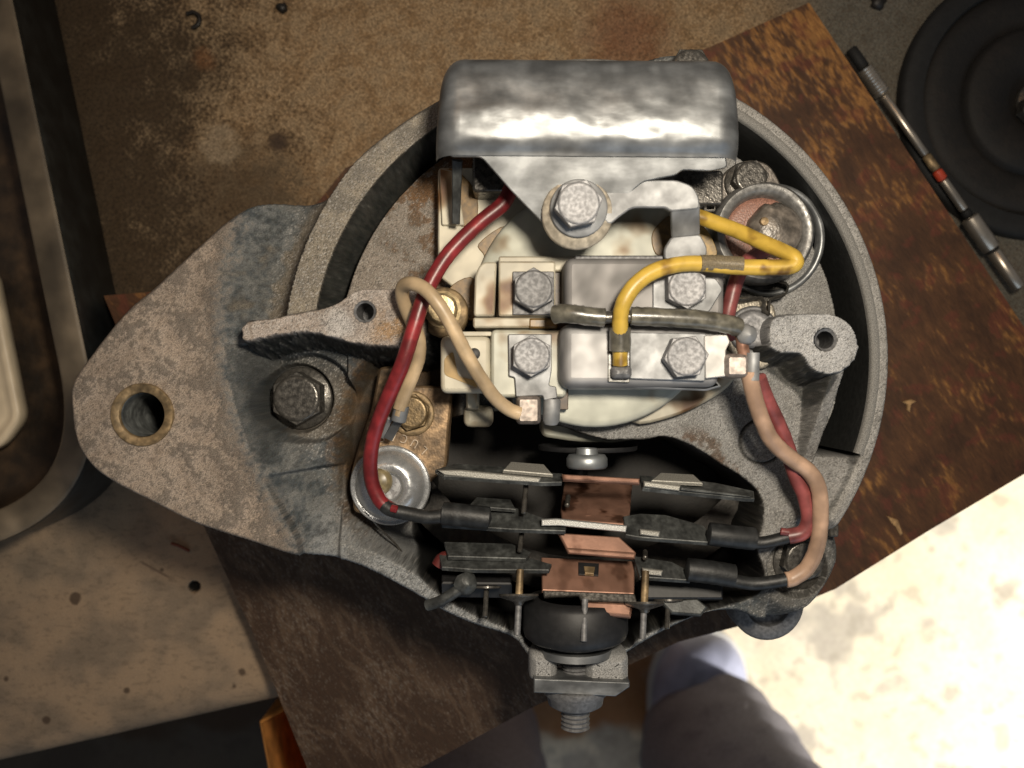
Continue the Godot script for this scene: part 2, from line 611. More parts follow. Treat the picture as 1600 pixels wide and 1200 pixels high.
	M.iron = mat("dark_lamination", Color(0.05, 0.045, 0.04), 0.6, 0.3, {"tex": "grain", "scale": 30.0, "bump": 0.02})
	M.winding = mat("varnished_winding", Color(0.009, 0.007, 0.005), 0.7, 0.0, {"tex": "grain", "scale": 30.0, "bump": 0.02})


func picture(w: int, h: int, f: Callable) -> ImageTexture:
	var d := PackedByteArray()
	d.resize(w * h * 3)
	var k := 0
	for j in h:
		for i in w:
			var c: Color = f.call((i + 0.5) / w, (j + 0.5) / h)
			d[k] = int(255.0 * pow(clampf(c.r, 0.0, 1.0), 0.4545))
			d[k + 1] = int(255.0 * pow(clampf(c.g, 0.0, 1.0), 0.4545))
			d[k + 2] = int(255.0 * pow(clampf(c.b, 0.0, 1.0), 0.4545))
			k += 3
	return ImageTexture.create_from_image(Image.create_from_data(w, h, false, Image.FORMAT_RGB8, d))


func painted(called: String, tex: Texture2D, rough: float, bump := 0.0, bump_tex: Texture2D = null) -> StandardMaterial3D:
	var m := StandardMaterial3D.new()
	m.resource_name = called
	m.albedo_texture = tex
	m.roughness = rough
	m.metallic_specular = 0.4
	if bump > 0.0:
		m.heightmap_enabled = true
		m.heightmap_texture = bump_tex if bump_tex else tex
		m.heightmap_scale = bump
	return m


# a surface over a plan rectangle, its height from a function
func field_mesh(x0: float, y0: float, x1: float, y1: float, step: float, f: Callable) -> ArrayMesh:
	var nx := int((x1 - x0) / step) + 1
	var ny := int((y1 - y0) / step) + 1
	var hs := PackedFloat32Array()
	hs.resize(nx * ny)
	var vs := PackedVector3Array()
	var ns := PackedVector3Array()
	var uv := PackedVector2Array()
	vs.resize(nx * ny)
	ns.resize(nx * ny)
	uv.resize(nx * ny)
	for j in ny:
		for i in nx:
			hs[j * nx + i] = f.call(x0 + i * step, y0 + j * step)
	for j in ny:
		for i in nx:
			var k := j * nx + i
			vs[k] = W(x0 + i * step, y0 + j * step, hs[k])
			var dx := hs[j * nx + mini(i + 1, nx - 1)] - hs[j * nx + maxi(i - 1, 0)]
			var dy := hs[mini(j + 1, ny - 1) * nx + i] - hs[maxi(j - 1, 0) * nx + i]
			ns[k] = Vector3(-dx, 2.0 * step, -dy).normalized()
			uv[k] = Vector2(float(i) / (nx - 1), float(j) / (ny - 1))
	var ids := PackedInt32Array()
	for j in ny - 1:
		for i in nx - 1:
			var a := j * nx + i
			ids.append_array([a, a + 1, a + nx, a + 1, a + nx + 1, a + nx])
	var arr := []
	arr.resize(Mesh.ARRAY_MAX)
	arr[Mesh.ARRAY_VERTEX] = vs
	arr[Mesh.ARRAY_NORMAL] = ns
	arr[Mesh.ARRAY_TEX_UV] = uv
	arr[Mesh.ARRAY_INDEX] = ids
	var am := ArrayMesh.new()
	am.add_surface_from_arrays(Mesh.PRIMITIVE_TRIANGLES, arr)
	return am


func place(called: String, mesh: Mesh, m: Material, parent: Node3D) -> MeshInstance3D:
	var o := MeshInstance3D.new()
	o.name = called
	o.mesh = mesh
	o.material_override = m
	parent.add_child(o, true)
	return o


func blot(x, y, cx, cy, r, soft) -> float:
	var d: float = Vector2(x - cx, y - cy).length() + 0.35 * r * nz_a.get_noise_2d(x * 1.7 + cx, y * 1.7)
	return 1.0 - sst(r - soft, r + soft, d)


# ==================================================================== ground, bench top, sheet metal
const SLAB := -690.0
const BOARD := -565.0


func setting():
	# concrete bench top
	var a := R(-120, -120, SLAB)
	var b := R(1720, 720, SLAB)
	var concrete := func(u, v):
		var x: float = -120.0 + 1840.0 * u
		var y: float = -120.0 + 840.0 * v
		var big := nz_d.get_noise_2d(x, y)
		var mid := nz_a.get_noise_2d(x, y)
		var fine := nz_b.get_noise_2d(x * 1.6, y * 1.6)
		var tiny := nz_c.get_noise_2d(x * 1.5, y * 1.5)
		var c := Color(0.25, 0.155, 0.075).lerp(Color(0.37, 0.265, 0.155), clampf(0.5 + mid * 0.9 + fine * 0.7, 0, 1))
		c = c.lerp(Color(0.12, 0.108, 0.085), sst(1160, 1320, x))  # dimmer right end: vignetting painted into the concrete colour
		var stain_falloff := 1.0 - sst(-130.0, 130.0, x - 330.0 - y * 0.12 + mid * 90.0 + big * 120.0 + fine * 110.0 + tiny * 60.0)  # oil stain plus the vignetting towards the left, both painted in
		stain_falloff = maxf(stain_falloff * 0.93, blot(x, y, 420, 300, 70, 45) * 0.8 * sst(-0.3, 0.3, fine + mid))
		stain_falloff = maxf(stain_falloff, blot(x, y, 350, 340, 120, 60) * 0.75)
		stain_falloff = maxf(stain_falloff, sst(0.25, 0.7, mid + fine * 0.7 + tiny * 0.3) * 0.35)
		c = c.lerp(Color(0.032, 0.019, 0.008), stain_falloff)
		c = c.lerp(Color(0.17, 0.06, 0.025), 0.7 * blot(x, y, 985, 60, 60, 45))
		c = c.lerp(Color(0.2, 0.085, 0.03), 0.6 * blot(x, y, 320, 95, 16, 10))
		var ringd := Vector2(x - 345.0, y - 228.0).length()
		c = c.lerp(Color(0.3, 0.23, 0.15), 0.8 * blot(x, y, 345, 230, 30, 7) * (1.0 - 0.7 * blot(x, y, 356, 230, 9, 4)))
		c = c.lerp(Color(0.05, 0.03, 0.018), blot(x, y, 437, 226, 15, 8))
		var pit := sst(0.2, 0.42, tiny + 0.4 * fine)
		c *= 1.08 + 0.95 * tiny + 0.6 * fine
		c = c.lerp(Color(0.05, 0.03, 0.016), pit * 0.85)
		return c
	var ct := picture(1380, 630, concrete)
	T.concrete = ct
	var mesh := field_mesh(a.x, a.y, b.x, b.y, 14.0, func(x, y): return SLAB + 2.5 * nz_a.get_noise_2d(x, y) + 2.0 * nz_b.get_noise_2d(x, y))
	var slab := place("concrete_bench_top", mesh, painted("oil_stained_concrete", ct, 0.85, 0.05), self)
	tag(slab, "oil stained brown concrete bench top behind the alternator", "", "", "structure")
	var st := begin()
	prism(st, PackedVector2Array([a - Vector2(1500, 1500), Vector2(b.x + 600, a.y - 1500), b + Vector2(600, 0), Vector2(a.x - 1500, b.y)]), SLAB - 500.0, SLAB - 6.0, 1.0)
	var block := obj("concrete_bench_block", st, mat("raw_concrete", Color(0.2, 0.14, 0.08), 0.9, 0.0, {"tex": "grain", "scale": 12.0}), self)
	tag(block, "solid concrete block below the bench top", "", "", "structure")

	# floor far below
	var fl := func(u, v):
		var x: float = u * 1400.0
		var y: float = v * 1400.0
		var mid := nz_a.get_noise_2d(x, y)
		var big := nz_d.get_noise_2d(x + 500.0, y)
		var fine := nz_c.get_noise_2d(x, y)
		var c := Color(0.60, 0.53, 0.40).lerp(Color(0.66, 0.6, 0.5), clampf(0.5 + mid, 0, 1))
		c = c.lerp(Color(0.34, 0.31, 0.27), sst(0.16, 0.42, mid + big * 0.6) * 0.8)
		c = c.lerp(Color(0.3, 0.27, 0.22), sst(0.3, 0.45, nz_b.get_noise_2d(x * 0.7, y * 0.7) + 0.2 * big) * 0.5)
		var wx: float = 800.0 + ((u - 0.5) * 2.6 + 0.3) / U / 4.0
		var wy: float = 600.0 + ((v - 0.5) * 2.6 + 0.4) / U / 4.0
		c = c.lerp(Color(0.3, 0.13, 0.04), 0.9 * (1.0 - sst(1130.0, 1160.0, wy + mid * 40.0)) * (1.0 - sst(1010.0, 1060.0, wx + mid * 60.0)))  # shadow of legs and bench, painted in as a brown floor tone
		c = c.lerp(Color(0.025, 0.017, 0.011), 0.95 * (1.0 - sst(600.0, 700.0, wx + mid * 60.0)))  # deep shade below the bench front, painted into the floor colour
		c *= 1.0 + 0.15 * fine
		return c
	var ft := picture(700, 700, fl)
	var fm := PlaneMesh.new()
	fm.size = Vector2(2.6, 2.6)
	var floor_ := place("floor", fm, painted("pale_concrete_floor", ft, 0.8, 0.2), self)
	floor_.position = Vector3(0.3, -0.7535, 0.4)
	tag(floor_, "sunlit pale concrete floor far below the bench", "", "", "structure")

	# painted sheet metal bench edge on the left, its front lip rolled down
	var s0 := R(-150, 640, SLAB + 6.0)
	var s1 := R(760, 1215, SLAB + 6.0)
	var lip := func(x, y):
		# distance behind the front edge, which runs slightly uphill to the right
		var q := Vector2(x - R(0, 1196, SLAB).x, y - R(0, 1196, SLAB).y)
		var d: float = -(q.x * 0.2215 + q.y * 0.975)
		var h := SLAB + 7.0 + 1.2 * nz_d.get_noise_2d(x * 2.0, y * 2.0)
		if d < 60.0:
			var t := clampf((60.0 - d) / 60.0, 0.0, 1.0)
			h -= 60.0 * (1.0 - sqrt(maxf(0.0, 1.0 - t * t)))
		if d < 0.0:
			h -= -d * 90.0
		h = maxf(h, SLAB - 2600.0)
		var hole := Vector2(x, y).distance_to(R(305, 916, SLAB))
		if hole < 15.0:
			h -= 40.0 * (1.0 - sst(9.0, 12.5, hole))
		return h
	var paint := func(u, v):
		var x: float = s0.x + (s1.x - s0.x) * u
		var y: float = s0.y + (s1.y - s0.y) * v
		var mid := nz_a.get_noise_2d(x * 0.6, y * 1.4)
		var big := nz_d.get_noise_2d(x, y)
		var fine := nz_c.get_noise_2d(x, y)
		var c := Color(0.33, 0.235, 0.15).lerp(Color(0.27, 0.2, 0.135), clampf(0.5 + big * 1.5, 0, 1))
		c = c.lerp(Color(0.135, 0.105, 0.075), sst(-0.3, 0.7, mid * 0.5 + big * 1.2) * 0.4)
		c = c.lerp(Color(0.1, 0.075, 0.05), sst(0.1, 0.6, nz_b.get_noise_2d(x * 0.5, y) + mid * 0.5) * 0.3)
		for s in [[380, 1050, 6], [200, 1078, 5], [75, 1125, 6], [12, 1060, 4], [368, 1072, 3], [120, 935, 9], [255, 890, 3]]:
			var p := R(s[0], s[1], SLAB)
			c = c.lerp(Color(0.06, 0.035, 0.02), 0.85 * blot(x, y, p.x, p.y, s[2] * 1.5, 3.0))
		var pq := R(245, 890, SLAB)
		c = c.lerp(Color(0.1, 0.06, 0.04), 0.7 * (1.0 - sst(1.5, 4.0, absf((y - pq.y) - 0.55 * (x - pq.x)))) * (1.0 - sst(25.0, 40.0, absf(x - pq.x))))
		if Vector2(x, y).distance_to(R(305, 916, SLAB)) < 13.0:
			c = Color(0.02, 0.018, 0.016)
		c *= 1.0 + 0.3 * fine
		return c
	var pt := picture(900, 560, paint)
	var sm := painted("stained_paint", pt, 0.55, 0.006)
	var sh := place("sheet_metal_bench", field_mesh(s0.x, s0.y, s1.x, s1.y, 4.0, lip), sm, self)
	tag(sh, "stained beige sheet metal bench edge with a rolled front lip and one drilled hole", "", "", "structure")


# ==================================================================== end housing
class Dist:
	var x0: float
	var y0: float
	var nx: int
	var ny: int
	var s: float
	var d := PackedFloat32Array()

	func _init(poly: PackedVector2Array, ax: float, ay: float, bx: float, by: float, step: float):
		x0 = ax
		y0 = ay
		s = step
		nx = int((bx - ax) / step) + 2
		ny = int((by - ay) / step) + 2
		d.resize(nx * ny)
		d.fill(-60.0)
		var n := poly.size()
		var lo := poly[0]
		var hi := poly[0]
		for p in poly:
			lo = lo.min(p)
			hi = hi.max(p)
		for j in ny:
			var y := ay + j * step
			if y < lo.y - 60.0 or y > hi.y + 60.0: continue
			for i in nx:
				var x := ax + i * step
				if x < lo.x - 60.0 or x > hi.x + 60.0: continue
				var q := Vector2(x, y)
				var best := 1e9
				for k in n:
					var a := poly[k]
					var e := poly[(k + 1) % n] - a
					var w := q - a
					best = minf(best, (w - e * clampf(w.dot(e) / e.length_squared(), 0.0, 1.0)).length_squared())
				best = sqrt(best)
				d[j * nx + i] = best if Geometry2D.is_point_in_polygon(q, poly) else -best

	func at(x: float, y: float) -> float:
		var fx := (x - x0) / s
		var fy := (y - y0) / s
		var i := int(fx)
		var j := int(fy)
		if i < 0 or j < 0 or i >= nx - 1 or j >= ny - 1:
			return -60.0
		fx -= i
		fy -= j
		var k := j * nx + i
		return lerpf(lerpf(d[k], d[k + 1], fx), lerpf(d[k + nx], d[k + nx + 1], fx), fy)


func housing():
	var bx := [90.0, 55.0, 1420.0, 1090.0]
	var mk := func(list, h, step := 6.0, k := 4): return Dist.new(smoothed(pp(list, h), k), bx[0], bx[1], bx[2], bx[3], step)
	var outline = mk.call([118, 640, 118, 605, 135, 572, 200, 490, 250, 447, 330, 372, 368, 340, 398, 321, 440, 311, 515, 303, 548, 268, 610, 216, 680, 170, 780, 122, 880, 96, 970, 92, 1010, 76, 1050, 67, 1090, 70, 1115, 92, 1160, 148,
		1220, 195, 1285, 258, 1340, 332, 1375, 420, 1391, 500, 1393, 590, 1380, 680, 1350, 745, 1312, 812, 1320, 838, 1315, 870, 1298, 910, 1270, 948, 1235, 972, 1190, 975, 1160, 962, 1110, 965, 1050, 990, 1005, 1015, 975, 1035, 960, 1050, 850, 1050, 822, 1030, 800, 1004, 740, 984,
		690, 962, 640, 932, 560, 892, 480, 872, 405, 848, 310, 817, 250, 787, 190, 757, 150, 728, 126, 690], -40.0, 6.0, 3)
	var ear = mk.call([60, 560, 250, 380, 330, 300, 392, 300, 384, 330, 374, 372, 358, 425, 350, 485, 356, 560, 372, 640, 398, 712, 432, 780, 470, 860, 430, 900, 200, 860, 60, 740], -20.0)
	var arm = mk.call([381, 508, 381, 531, 400, 529, 440, 521, 485, 518, 520, 526, 560, 536, 610, 540, 655, 540, 662, 500, 655, 452, 610, 450, 570, 450, 548, 458, 528, 472, 500, 482, 450, 492, 410, 500], 30.0, 4.0, 3)
	var pad = mk.call([1205, 500, 1225, 492, 1262, 489, 1300, 490, 1328, 505, 1341, 532, 1335, 560, 1314, 579, 1288, 583, 1266, 572, 1252, 552, 1215, 549, 1200, 530], 30.0, 4.0)
	var cav = mk.call([668, 690, 700, 662, 800, 650, 930, 690, 1000, 692, 1050, 690, 1110, 722, 1170, 762, 1185, 800, 1170, 850, 1182, 890, 1170, 925, 1110, 945, 1040, 968, 985, 995, 970, 1005, 840, 1005, 825, 990, 790, 972, 720, 942, 670, 905, 645, 870, 640, 830, 665, 800], -66.0)
	var dark_well = mk.call([545, 640, 600, 560, 690, 560, 700, 640, 690, 760, 640, 845, 560, 815, 540, 740], -90.0)
	var oily_shade_face = mk.call([1165, 545, 1245, 552, 1262, 580, 1290, 588, 1262, 640, 1250, 615, 1195, 575, 1160, 560], -40.0)
	var ch := P(223, 648, -20)
	var hole := R(223, 648, -20)
	var bore_l := R(570, 487, 30)
	var bore_r := R(1290, 531, 30)
	var well := R(486, 622, -110)
	var seat := R(472, 622, -150)
	var lug := R(1247, 888, -40)
	var plug := R(1190, 690, -60)
	var brg := R(623, 752, -80)
	var step := 2.0
	var nx := int((bx[2] - bx[0]) / step) + 1
	var ny := int((bx[3] - bx[1]) / step) + 1
	var hs := PackedFloat32Array()
	var cs := PackedColorArray()
	var keep := PackedByteArray()
	hs.resize(nx * ny)
	cs.resize(nx * ny)
	keep.resize(nx * ny)
	for j in ny:
		var y: float = bx[1] + j * step
		for i in nx:
			var x: float = bx[0] + i * step
			var k := j * nx + i
			var dO: float = outline.at(x, y)
			if dO < -7.0:
				hs[k] = -460.0
				continue
			keep[k] = 1
			var n1 := nz_a.get_noise_2d(x, y)
			var n2 := nz_b.get_noise_2d(x, y)
			var n3 := nz_c.get_noise_2d(x, y)
			var nd := nz_d.get_noise_2d(x, y)
			var rx := x - 920.0
			var ry := y - 560.0
			var r := sqrt(rx * rx + ry * ry)
			var left := x < 780.0
			# ---- height
			var h := -95.0 + nd * 10.0
			var c := Color(0.09, 0.103, 0.11).lerp(Color(0.23, 0.235, 0.23), clampf(0.42 + n1 * 1.1 + n2 * 0.6, 0.0, 1.0))
			var dE: float = ear.at(x, y)
			var e := sst(-84.0, 22.0, dE)
			if x < 640.0 and r > 440.0 and y < 560.0:
				# outer flank of the ring on the side of the ear
				var t := clampf((r - 436.0) / 95.0, 0.0, 1.0)
				h = maxf(h, lerpf(lerpf(-4.0, -95.0, t) + nd * 6.0, -100.0, sst(488.0, 512.0, y)))
				var flank := (1.0 - sst(0.75, 1.0, t + n1 * 0.3)) * sst(315.0, 345.0, y + (x - 450.0) * 0.7) * (1.0 - sst(488.0, 505.0, y))
				c = c.lerp(Color(0.33, 0.28, 0.215), flank * 0.8)
			h = lerpf(h, -20.0 + n1 * 3.0, e)
			var tanc := Color(0.45, 0.36, 0.285).lerp(Color(0.53, 0.44, 0.36), clampf(0.5 + n1, 0.0, 1.0))
			var grime := sst(0.06, 0.3, n1 * 0.9 + n2 * 0.55 + n3 * 0.45 + (1.0 - sst(10.0, 130.0, dE)) * 0.42 - 0.08)
			grime = maxf(grime, 0.85 * sst(0.05, 0.3, n2 + 0.45 * blot(x, y, 385, 525, 60, 40) + 0.3 * n3 - 0.1) * blot(x, y, 385, 525, 80, 40))
			grime = maxf(grime, 0.6 * sst(0.05, 0.3, n2 + n1) * blot(x, y, 170, 600, 40, 40))
			grime = maxf(grime, 0.5 * sst(0.05, 0.35, n2 + n1) * blot(x, y, 165, 690, 30, 30))
			tanc = tanc.lerp(Color(0.075, 0.062, 0.052), clampf(grime, 0.0, 1.0) * 0.66)
			c = c.lerp(tanc, sst(-10.0, 34.0, dE + n2 * 24.0 + n1 * 16.0 + n3 * 10.0))
			if r < 478.0 and not (x < 800.0 and y > 506.0) and y < 900.0:
				# ring wall, the gap behind it and the deck in the middle
				var inner := 448.0 if not left else 430.0
				var rim_c := Color(0.36, 0.345, 0.32).lerp(Color(0.44, 0.425, 0.4), clampf(0.5 + n1, 0.0, 1.0))
				if left: rim_c = Color(0.36, 0.315, 0.25).lerp(Color(0.27, 0.24, 0.2), clampf(0.5 + n1 * 1.5, 0.0, 1.0))
				c = c.lerp(rim_c, sst(0.0, 1.0, (r - inner + 4.0) / 8.0) * (1.0 - sst(474.0, 500.0, r)))
				var dk := Color(0.33, 0.325, 0.315).lerp(Color(0.42, 0.415, 0.405), clampf(0.5 + n1 * 1.2, 0.0, 1.0))
				var deck := -62.0 + nd * 5.0
				if left and y < 500.0:
					deck = -75.0
					dk = Color(0.34, 0.295, 0.25).lerp(Color(0.2, 0.11, 0.05), sst(-0.1, 0.25, n1 + n2 * 0.4 + (x - 650.0) * 0.006 - (y - 360.0) * 0.003))
				var gap := 1.0
				var edge := 417.0 if not left else 409.0
				if not left:
					gap = 1.0 - sst(-4.0, 4.0, y - 712.0)
					if y > 640.0: edge = lerpf(417.0, 404.0, clampf((y - 640.0) / 60.0, 0.0, 1.0))
					# joined to the ring below the gap
					deck = lerpf(deck, lerpf(-62.0, -8.0, sst(380.0, 455.0, r)), sst(690.0, 740.0, y))
				var inring := sst(inner - 4.0, inner + 2.0, r)
				var hin := deck
				if gap > 0.0:
					var g := gap * sst(edge - 3.0, edge + 3.0, r)
					hin = lerpf(hin, -430.0, g)
				var top := -3.0 * absf(r - 457.0) / 15.0
				if r > 466.0 and not left: top -= (r - 466.0) * (r - 466.0) * 0.25
				var on_rim := inring if (gap > 0.01 or left) else sst(380.0, 470.0, r)
				if gap < 0.99 and not left:
					on_rim = lerpf(sst(inner - 4.0, inner + 2.0, r), inring, gap)
				h = lerpf(hin, (minf(top, -absf(r - 436.0) * 0.5) if y < 330.0 and x > 640.0 else maxf(h, -40.0)) if left else top, on_rim)
				c = dk.lerp(c, on_rim)
				# rust coloured streak on the right of the deck
				if x > 1060.0 and y > 620.0 and on_rim < 0.9:
					var path := absf((x - 1100.0) - (y - 680.0) * 0.85 - n1 * 24.0) if y < 790.0 else absf(x - 1185.0 + (y - 790.0) * 0.3 - n1 * 30.0)
					var streak := 1.0 - sst(6.0, 26.0, path + n2 * 14.0)
					c = c.lerp(Color(0.13, 0.068, 0.032), streak * 0.85 * sst(660.0, 690.0, y))
				if gap > 0.2 and r > edge - 4.0:
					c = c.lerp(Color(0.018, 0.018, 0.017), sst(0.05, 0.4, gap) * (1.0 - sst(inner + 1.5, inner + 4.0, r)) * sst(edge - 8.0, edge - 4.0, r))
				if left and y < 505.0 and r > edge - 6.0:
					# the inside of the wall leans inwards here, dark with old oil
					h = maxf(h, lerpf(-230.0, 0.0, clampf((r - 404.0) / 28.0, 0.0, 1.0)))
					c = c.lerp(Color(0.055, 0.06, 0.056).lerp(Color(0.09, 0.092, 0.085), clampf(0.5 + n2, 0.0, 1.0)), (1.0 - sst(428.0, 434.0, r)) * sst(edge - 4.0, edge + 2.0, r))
			# ---- lower left part: bolt well, brown trough, bowl
			if x < 800.0 and y > 535.0 and dE < 4.0:
				var dw := Vector2(x, y).distance_to(well)
				var wide := sst(-20.0, -70.0, x - well.x)
				var off_ear := 1.0 - sst(-60.0, -6.0, dE)
				h = lerpf(h, -112.0, (1.0 - sst(76.0, 150.0, dw)) * off_ear * wide)
				h = lerpf(h, -126.0, (1.0 - sst(70.0, 76.0 + 22.0 * wide, dw)) * off_ear)
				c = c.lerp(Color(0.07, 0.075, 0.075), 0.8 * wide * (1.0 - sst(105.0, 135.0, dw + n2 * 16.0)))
				c = c.lerp(Color(0.17, 0.15, 0.125).lerp(Color(0.24, 0.22, 0.19), clampf(0.5 + n1 * 1.5, 0.0, 1.0)), 1.0 - sst(64.0, 74.0, dw + n2 * 8.0))
				var ds := Vector2(x, y).distance_to(seat)
				h = lerpf(h, -150.0, 1.0 - sst(55.0, 60.0, ds))
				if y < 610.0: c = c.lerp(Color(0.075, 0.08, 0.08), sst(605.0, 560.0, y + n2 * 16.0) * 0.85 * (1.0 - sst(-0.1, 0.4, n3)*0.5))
				# ledge below the well
				var ledge := sst(-3.0, 3.0, y - (745.0 - (x - 430.0) * 0.12)) * sst(400.0, 440.0, x) * (1.0 - sst(512.0, 520.0, x))
				h -= ledge * 22.0
				var dw2: float = dark_well.at(x, y)
				h = lerpf(h, -150.0, sst(-22.0, 6.0, dw2))
				c = c.lerp(Color(0.16, 0.095, 0.045).lerp(Color(0.07, 0.05, 0.03), clampf(0.5 + n1 * 1.6, 0.0, 1.0)), sst(-40.0, -8.0, dw2 + n2 * 16.0) * 0.9)
				# bowl that falls towards the rectifier chamber
				if y > 760.0 and x > 470.0:
					var fall := sst(22.0, 60.0, dO) * sst(500.0, 600.0, x) * sst(770.0, 850.0, y)
					h = lerpf(h, -190.0, fall)
					c = c.lerp(Color(0.27, 0.275, 0.275).lerp(Color(0.36, 0.365, 0.36), clampf(0.5 + n1 + n2, 0.0, 1.0)), sst(430.0, 540.0, x) * sst(780.0, 850.0, y + n1 * 30.0))
					c = c.lerp(Color(0.13, 0.08, 0.045), 0.7 * blot(x, y, 580, 800, 55, 30) * sst(-0.2, 0.3, n1 + n2))
			# rim of the chamber along the lower edge
			if y > 800.0 and x > 430.0 and x < 1215.0:
				var low := sst(30.0, 46.0, dO)
				var side := sst(430.0, 600.0, x) * sst(800.0, 880.0, y)
				h = lerpf(h, lerpf(maxf(h, -62.0), minf(h, -200.0), low * (1.0 - sst(1130.0, 1190.0, x)) * sst(520.0, 640.0, x)), side)
				c = c.lerp(Color(0.28, 0.29, 0.29).lerp(Color(0.4, 0.41, 0.41), clampf(0.5 + n2 + n3, 0.0, 1.0)), (1.0 - low) * 0.8 * side * (1.0 - sst(1120.0, 1180.0, x)))
			# bolt lug at the lower right
			var dl := Vector2(x, y).distance_to(lug)
			if dl < 110.0 and x > 1150.0 and y > 790.0:
				h = lerpf(h, -45.0, 1.0 - sst(62.0, 95.0, dl))
				h = lerpf(h, -66.0, 1.0 - sst(45.0, 49.0, dl))
				c = c.lerp(Color(0.17, 0.155, 0.135), (1.0 - sst(40.0, 90.0, dl + n1 * 30.0)) * 0.7)
			# chamber
			var dc: float = cav.at(x, y)
			if dc > -12.0:
				var q := sst(-7.0, 5.0, dc + n1 * 3.0)
				h = lerpf(h, -430.0, q)
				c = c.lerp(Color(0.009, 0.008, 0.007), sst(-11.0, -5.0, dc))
			# machined pads
			var da: float = arm.at(x, y)
			if da > -34.0:
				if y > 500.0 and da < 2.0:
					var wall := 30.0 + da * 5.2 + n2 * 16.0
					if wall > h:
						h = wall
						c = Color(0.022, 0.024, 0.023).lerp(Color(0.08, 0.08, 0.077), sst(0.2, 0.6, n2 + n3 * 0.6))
				h = lerpf(h, 30.0 + n1 * 1.5, sst(-3.5, 1.5, da))
				var pc := Color(0.46, 0.385, 0.33).lerp(Color(0.5, 0.45, 0.41), clampf(0.5 + n1, 0, 1))
				pc = pc.lerp(Color(0.37, 0.21, 0.08), 0.8 * blot(x, y, 628, 520, 42, 26) * sst(-0.3, 0.2, n1))
				pc = pc.lerp(Color(0.22, 0.17, 0.13), sst(0.12, 0.35, n1 + n2 * 0.6) * (1.0 - sst(500.0, 540.0, x)) * 0.7)
				pc = pc.lerp(Color(0.62, 0.6, 0.58), 0.7 * blot(x, y, 535, 510, 22, 12))
				c = c.lerp(pc, sst(-4.0, 0.0, da))
			var dp: float = pad.at(x, y)
			if dp > -34.0:
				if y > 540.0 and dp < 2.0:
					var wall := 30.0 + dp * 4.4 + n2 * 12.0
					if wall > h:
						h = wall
						c = Color(0.04, 0.042, 0.04).lerp(Color(0.1, 0.1, 0.097), sst(0.0, 0.5, n2 + n3 * 0.6))  # oil-black wall, its colour darkened further for the shadow below the pad
				h = lerpf(h, 30.0, sst(-3.5, 1.5, dp))
				c = c.lerp(Color(0.47, 0.47, 0.47), sst(-4.0, 0.0, dp))
			# rib under the right pad
			var a0 := Vector2(1302, 580)
			var a1 := Vector2(1278, 720)
			var w := Vector2(x, y) - a0
			var tt := clampf(w.dot(a1 - a0) / (a1 - a0).length_squared(), 0.0, 1.0)
			var dr := (w - (a1 - a0) * tt).length()
			if dr < 26.0:
				var rh := lerpf(22.0, -45.0, tt) - maxf(0.0, dr - 9.0) * 5.0
				if rh > h:
					h = rh
					c = Color(0.27, 0.262, 0.25).lerp(Color(0.33, 0.325, 0.315), clampf(0.5 + n1, 0, 1))
			var dsf: float = oily_shade_face.at(x, y)
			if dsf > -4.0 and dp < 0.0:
				c = c.lerp(Color(0.035, 0.037, 0.036).lerp(Color(0.09, 0.09, 0.087), sst(0.1, 0.5, n2)), sst(-2.0, 3.0, dsf) * 0.9)  # oily black together with the pad's flash shadow, both put into the colour
			# bores, bushing hole, casting plug
			h = lerpf(h, -120.0, 1.0 - sst(13.0, 16.0, Vector2(x, y).distance_to(bore_l)))
			h = lerpf(h, -120.0, 1.0 - sst(14.0, 17.0, Vector2(x, y).distance_to(bore_r)))
			h = lerpf(h, -430.0, 1.0 - sst(44.0, 48.0, Vector2(x, y).distance_to(hole)))
			var dpl := Vector2(x, y).distance_to(plug)
			if dpl < 48.0:
				h += (-5.0 * (1.0 - sst(0.0, 3.0, absf(dpl - 35.0)))) + (3.0 if dpl < 34.0 else 0.0)
				c = c.lerp(Color(0.1, 0.1, 0.095), 1.0 - sst(0.5, 3.0, absf(dpl - 35.0)))
			# sand-cast skin, chips of bright metal, edge of the outline
			h += n2 * 0.55 + n3 * 0.18
			h = lerpf(h, h - 8.0, 1.0 - sst(0.0, 7.0, dO))
			if dO < 3.0:
				h = lerpf(-430.0, h, sst(-4.0, 1.5, dO))
			if h > -140.0:
				# greasy dirt in broad patches with ragged edges
				var grease := sst(0.08, 0.3, n1 * 0.7 + nd * 0.7 + n2 * 0.45 + n3 * 0.3) * (1.0 - 0.75 * e)
				c = c.lerp(Color(0.085, 0.08, 0.07), grease * 0.55 * (1.0 - sst(20.0, 28.0, h)))
				c *= 1.0 + lerpf(0.5, 0.26, e) * n3 + 0.26 * n2 + 0.3 * n1 + 0.25 * nd
				c = c.lerp(Color(0.55, 0.53, 0.5), 0.75 * sst(0.32, 0.55, n3 + n2 * 0.25) * (1.0 - sst(0.0, 0.35, e)) * sst(0.1, 0.18, c.g))
				c = c.lerp(Color(0.09, 0.085, 0.075), 0.6 * sst(0.36, 0.6, -n3 - n2 * 0.35))
			hs[k] = h
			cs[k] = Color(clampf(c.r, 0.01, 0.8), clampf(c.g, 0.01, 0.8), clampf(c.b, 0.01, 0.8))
	var vs := PackedVector3Array()
	var ns := PackedVector3Array()
	vs.resize(nx * ny)
	ns.resize(nx * ny)
	for j in ny:
		for i in nx:
			var k := j * nx + i
			vs[k] = W(bx[0] + i * step, bx[1] + j * step, hs[k])
			var dx := hs[j * nx + mini(i + 1, nx - 1)] - hs[j * nx + maxi(i - 1, 0)]
			var dy := hs[mini(j + 1, ny - 1) * nx + i] - hs[maxi(j - 1, 0) * nx + i]
			ns[k] = Vector3(-dx, 2.0 * step, -dy).normalized()
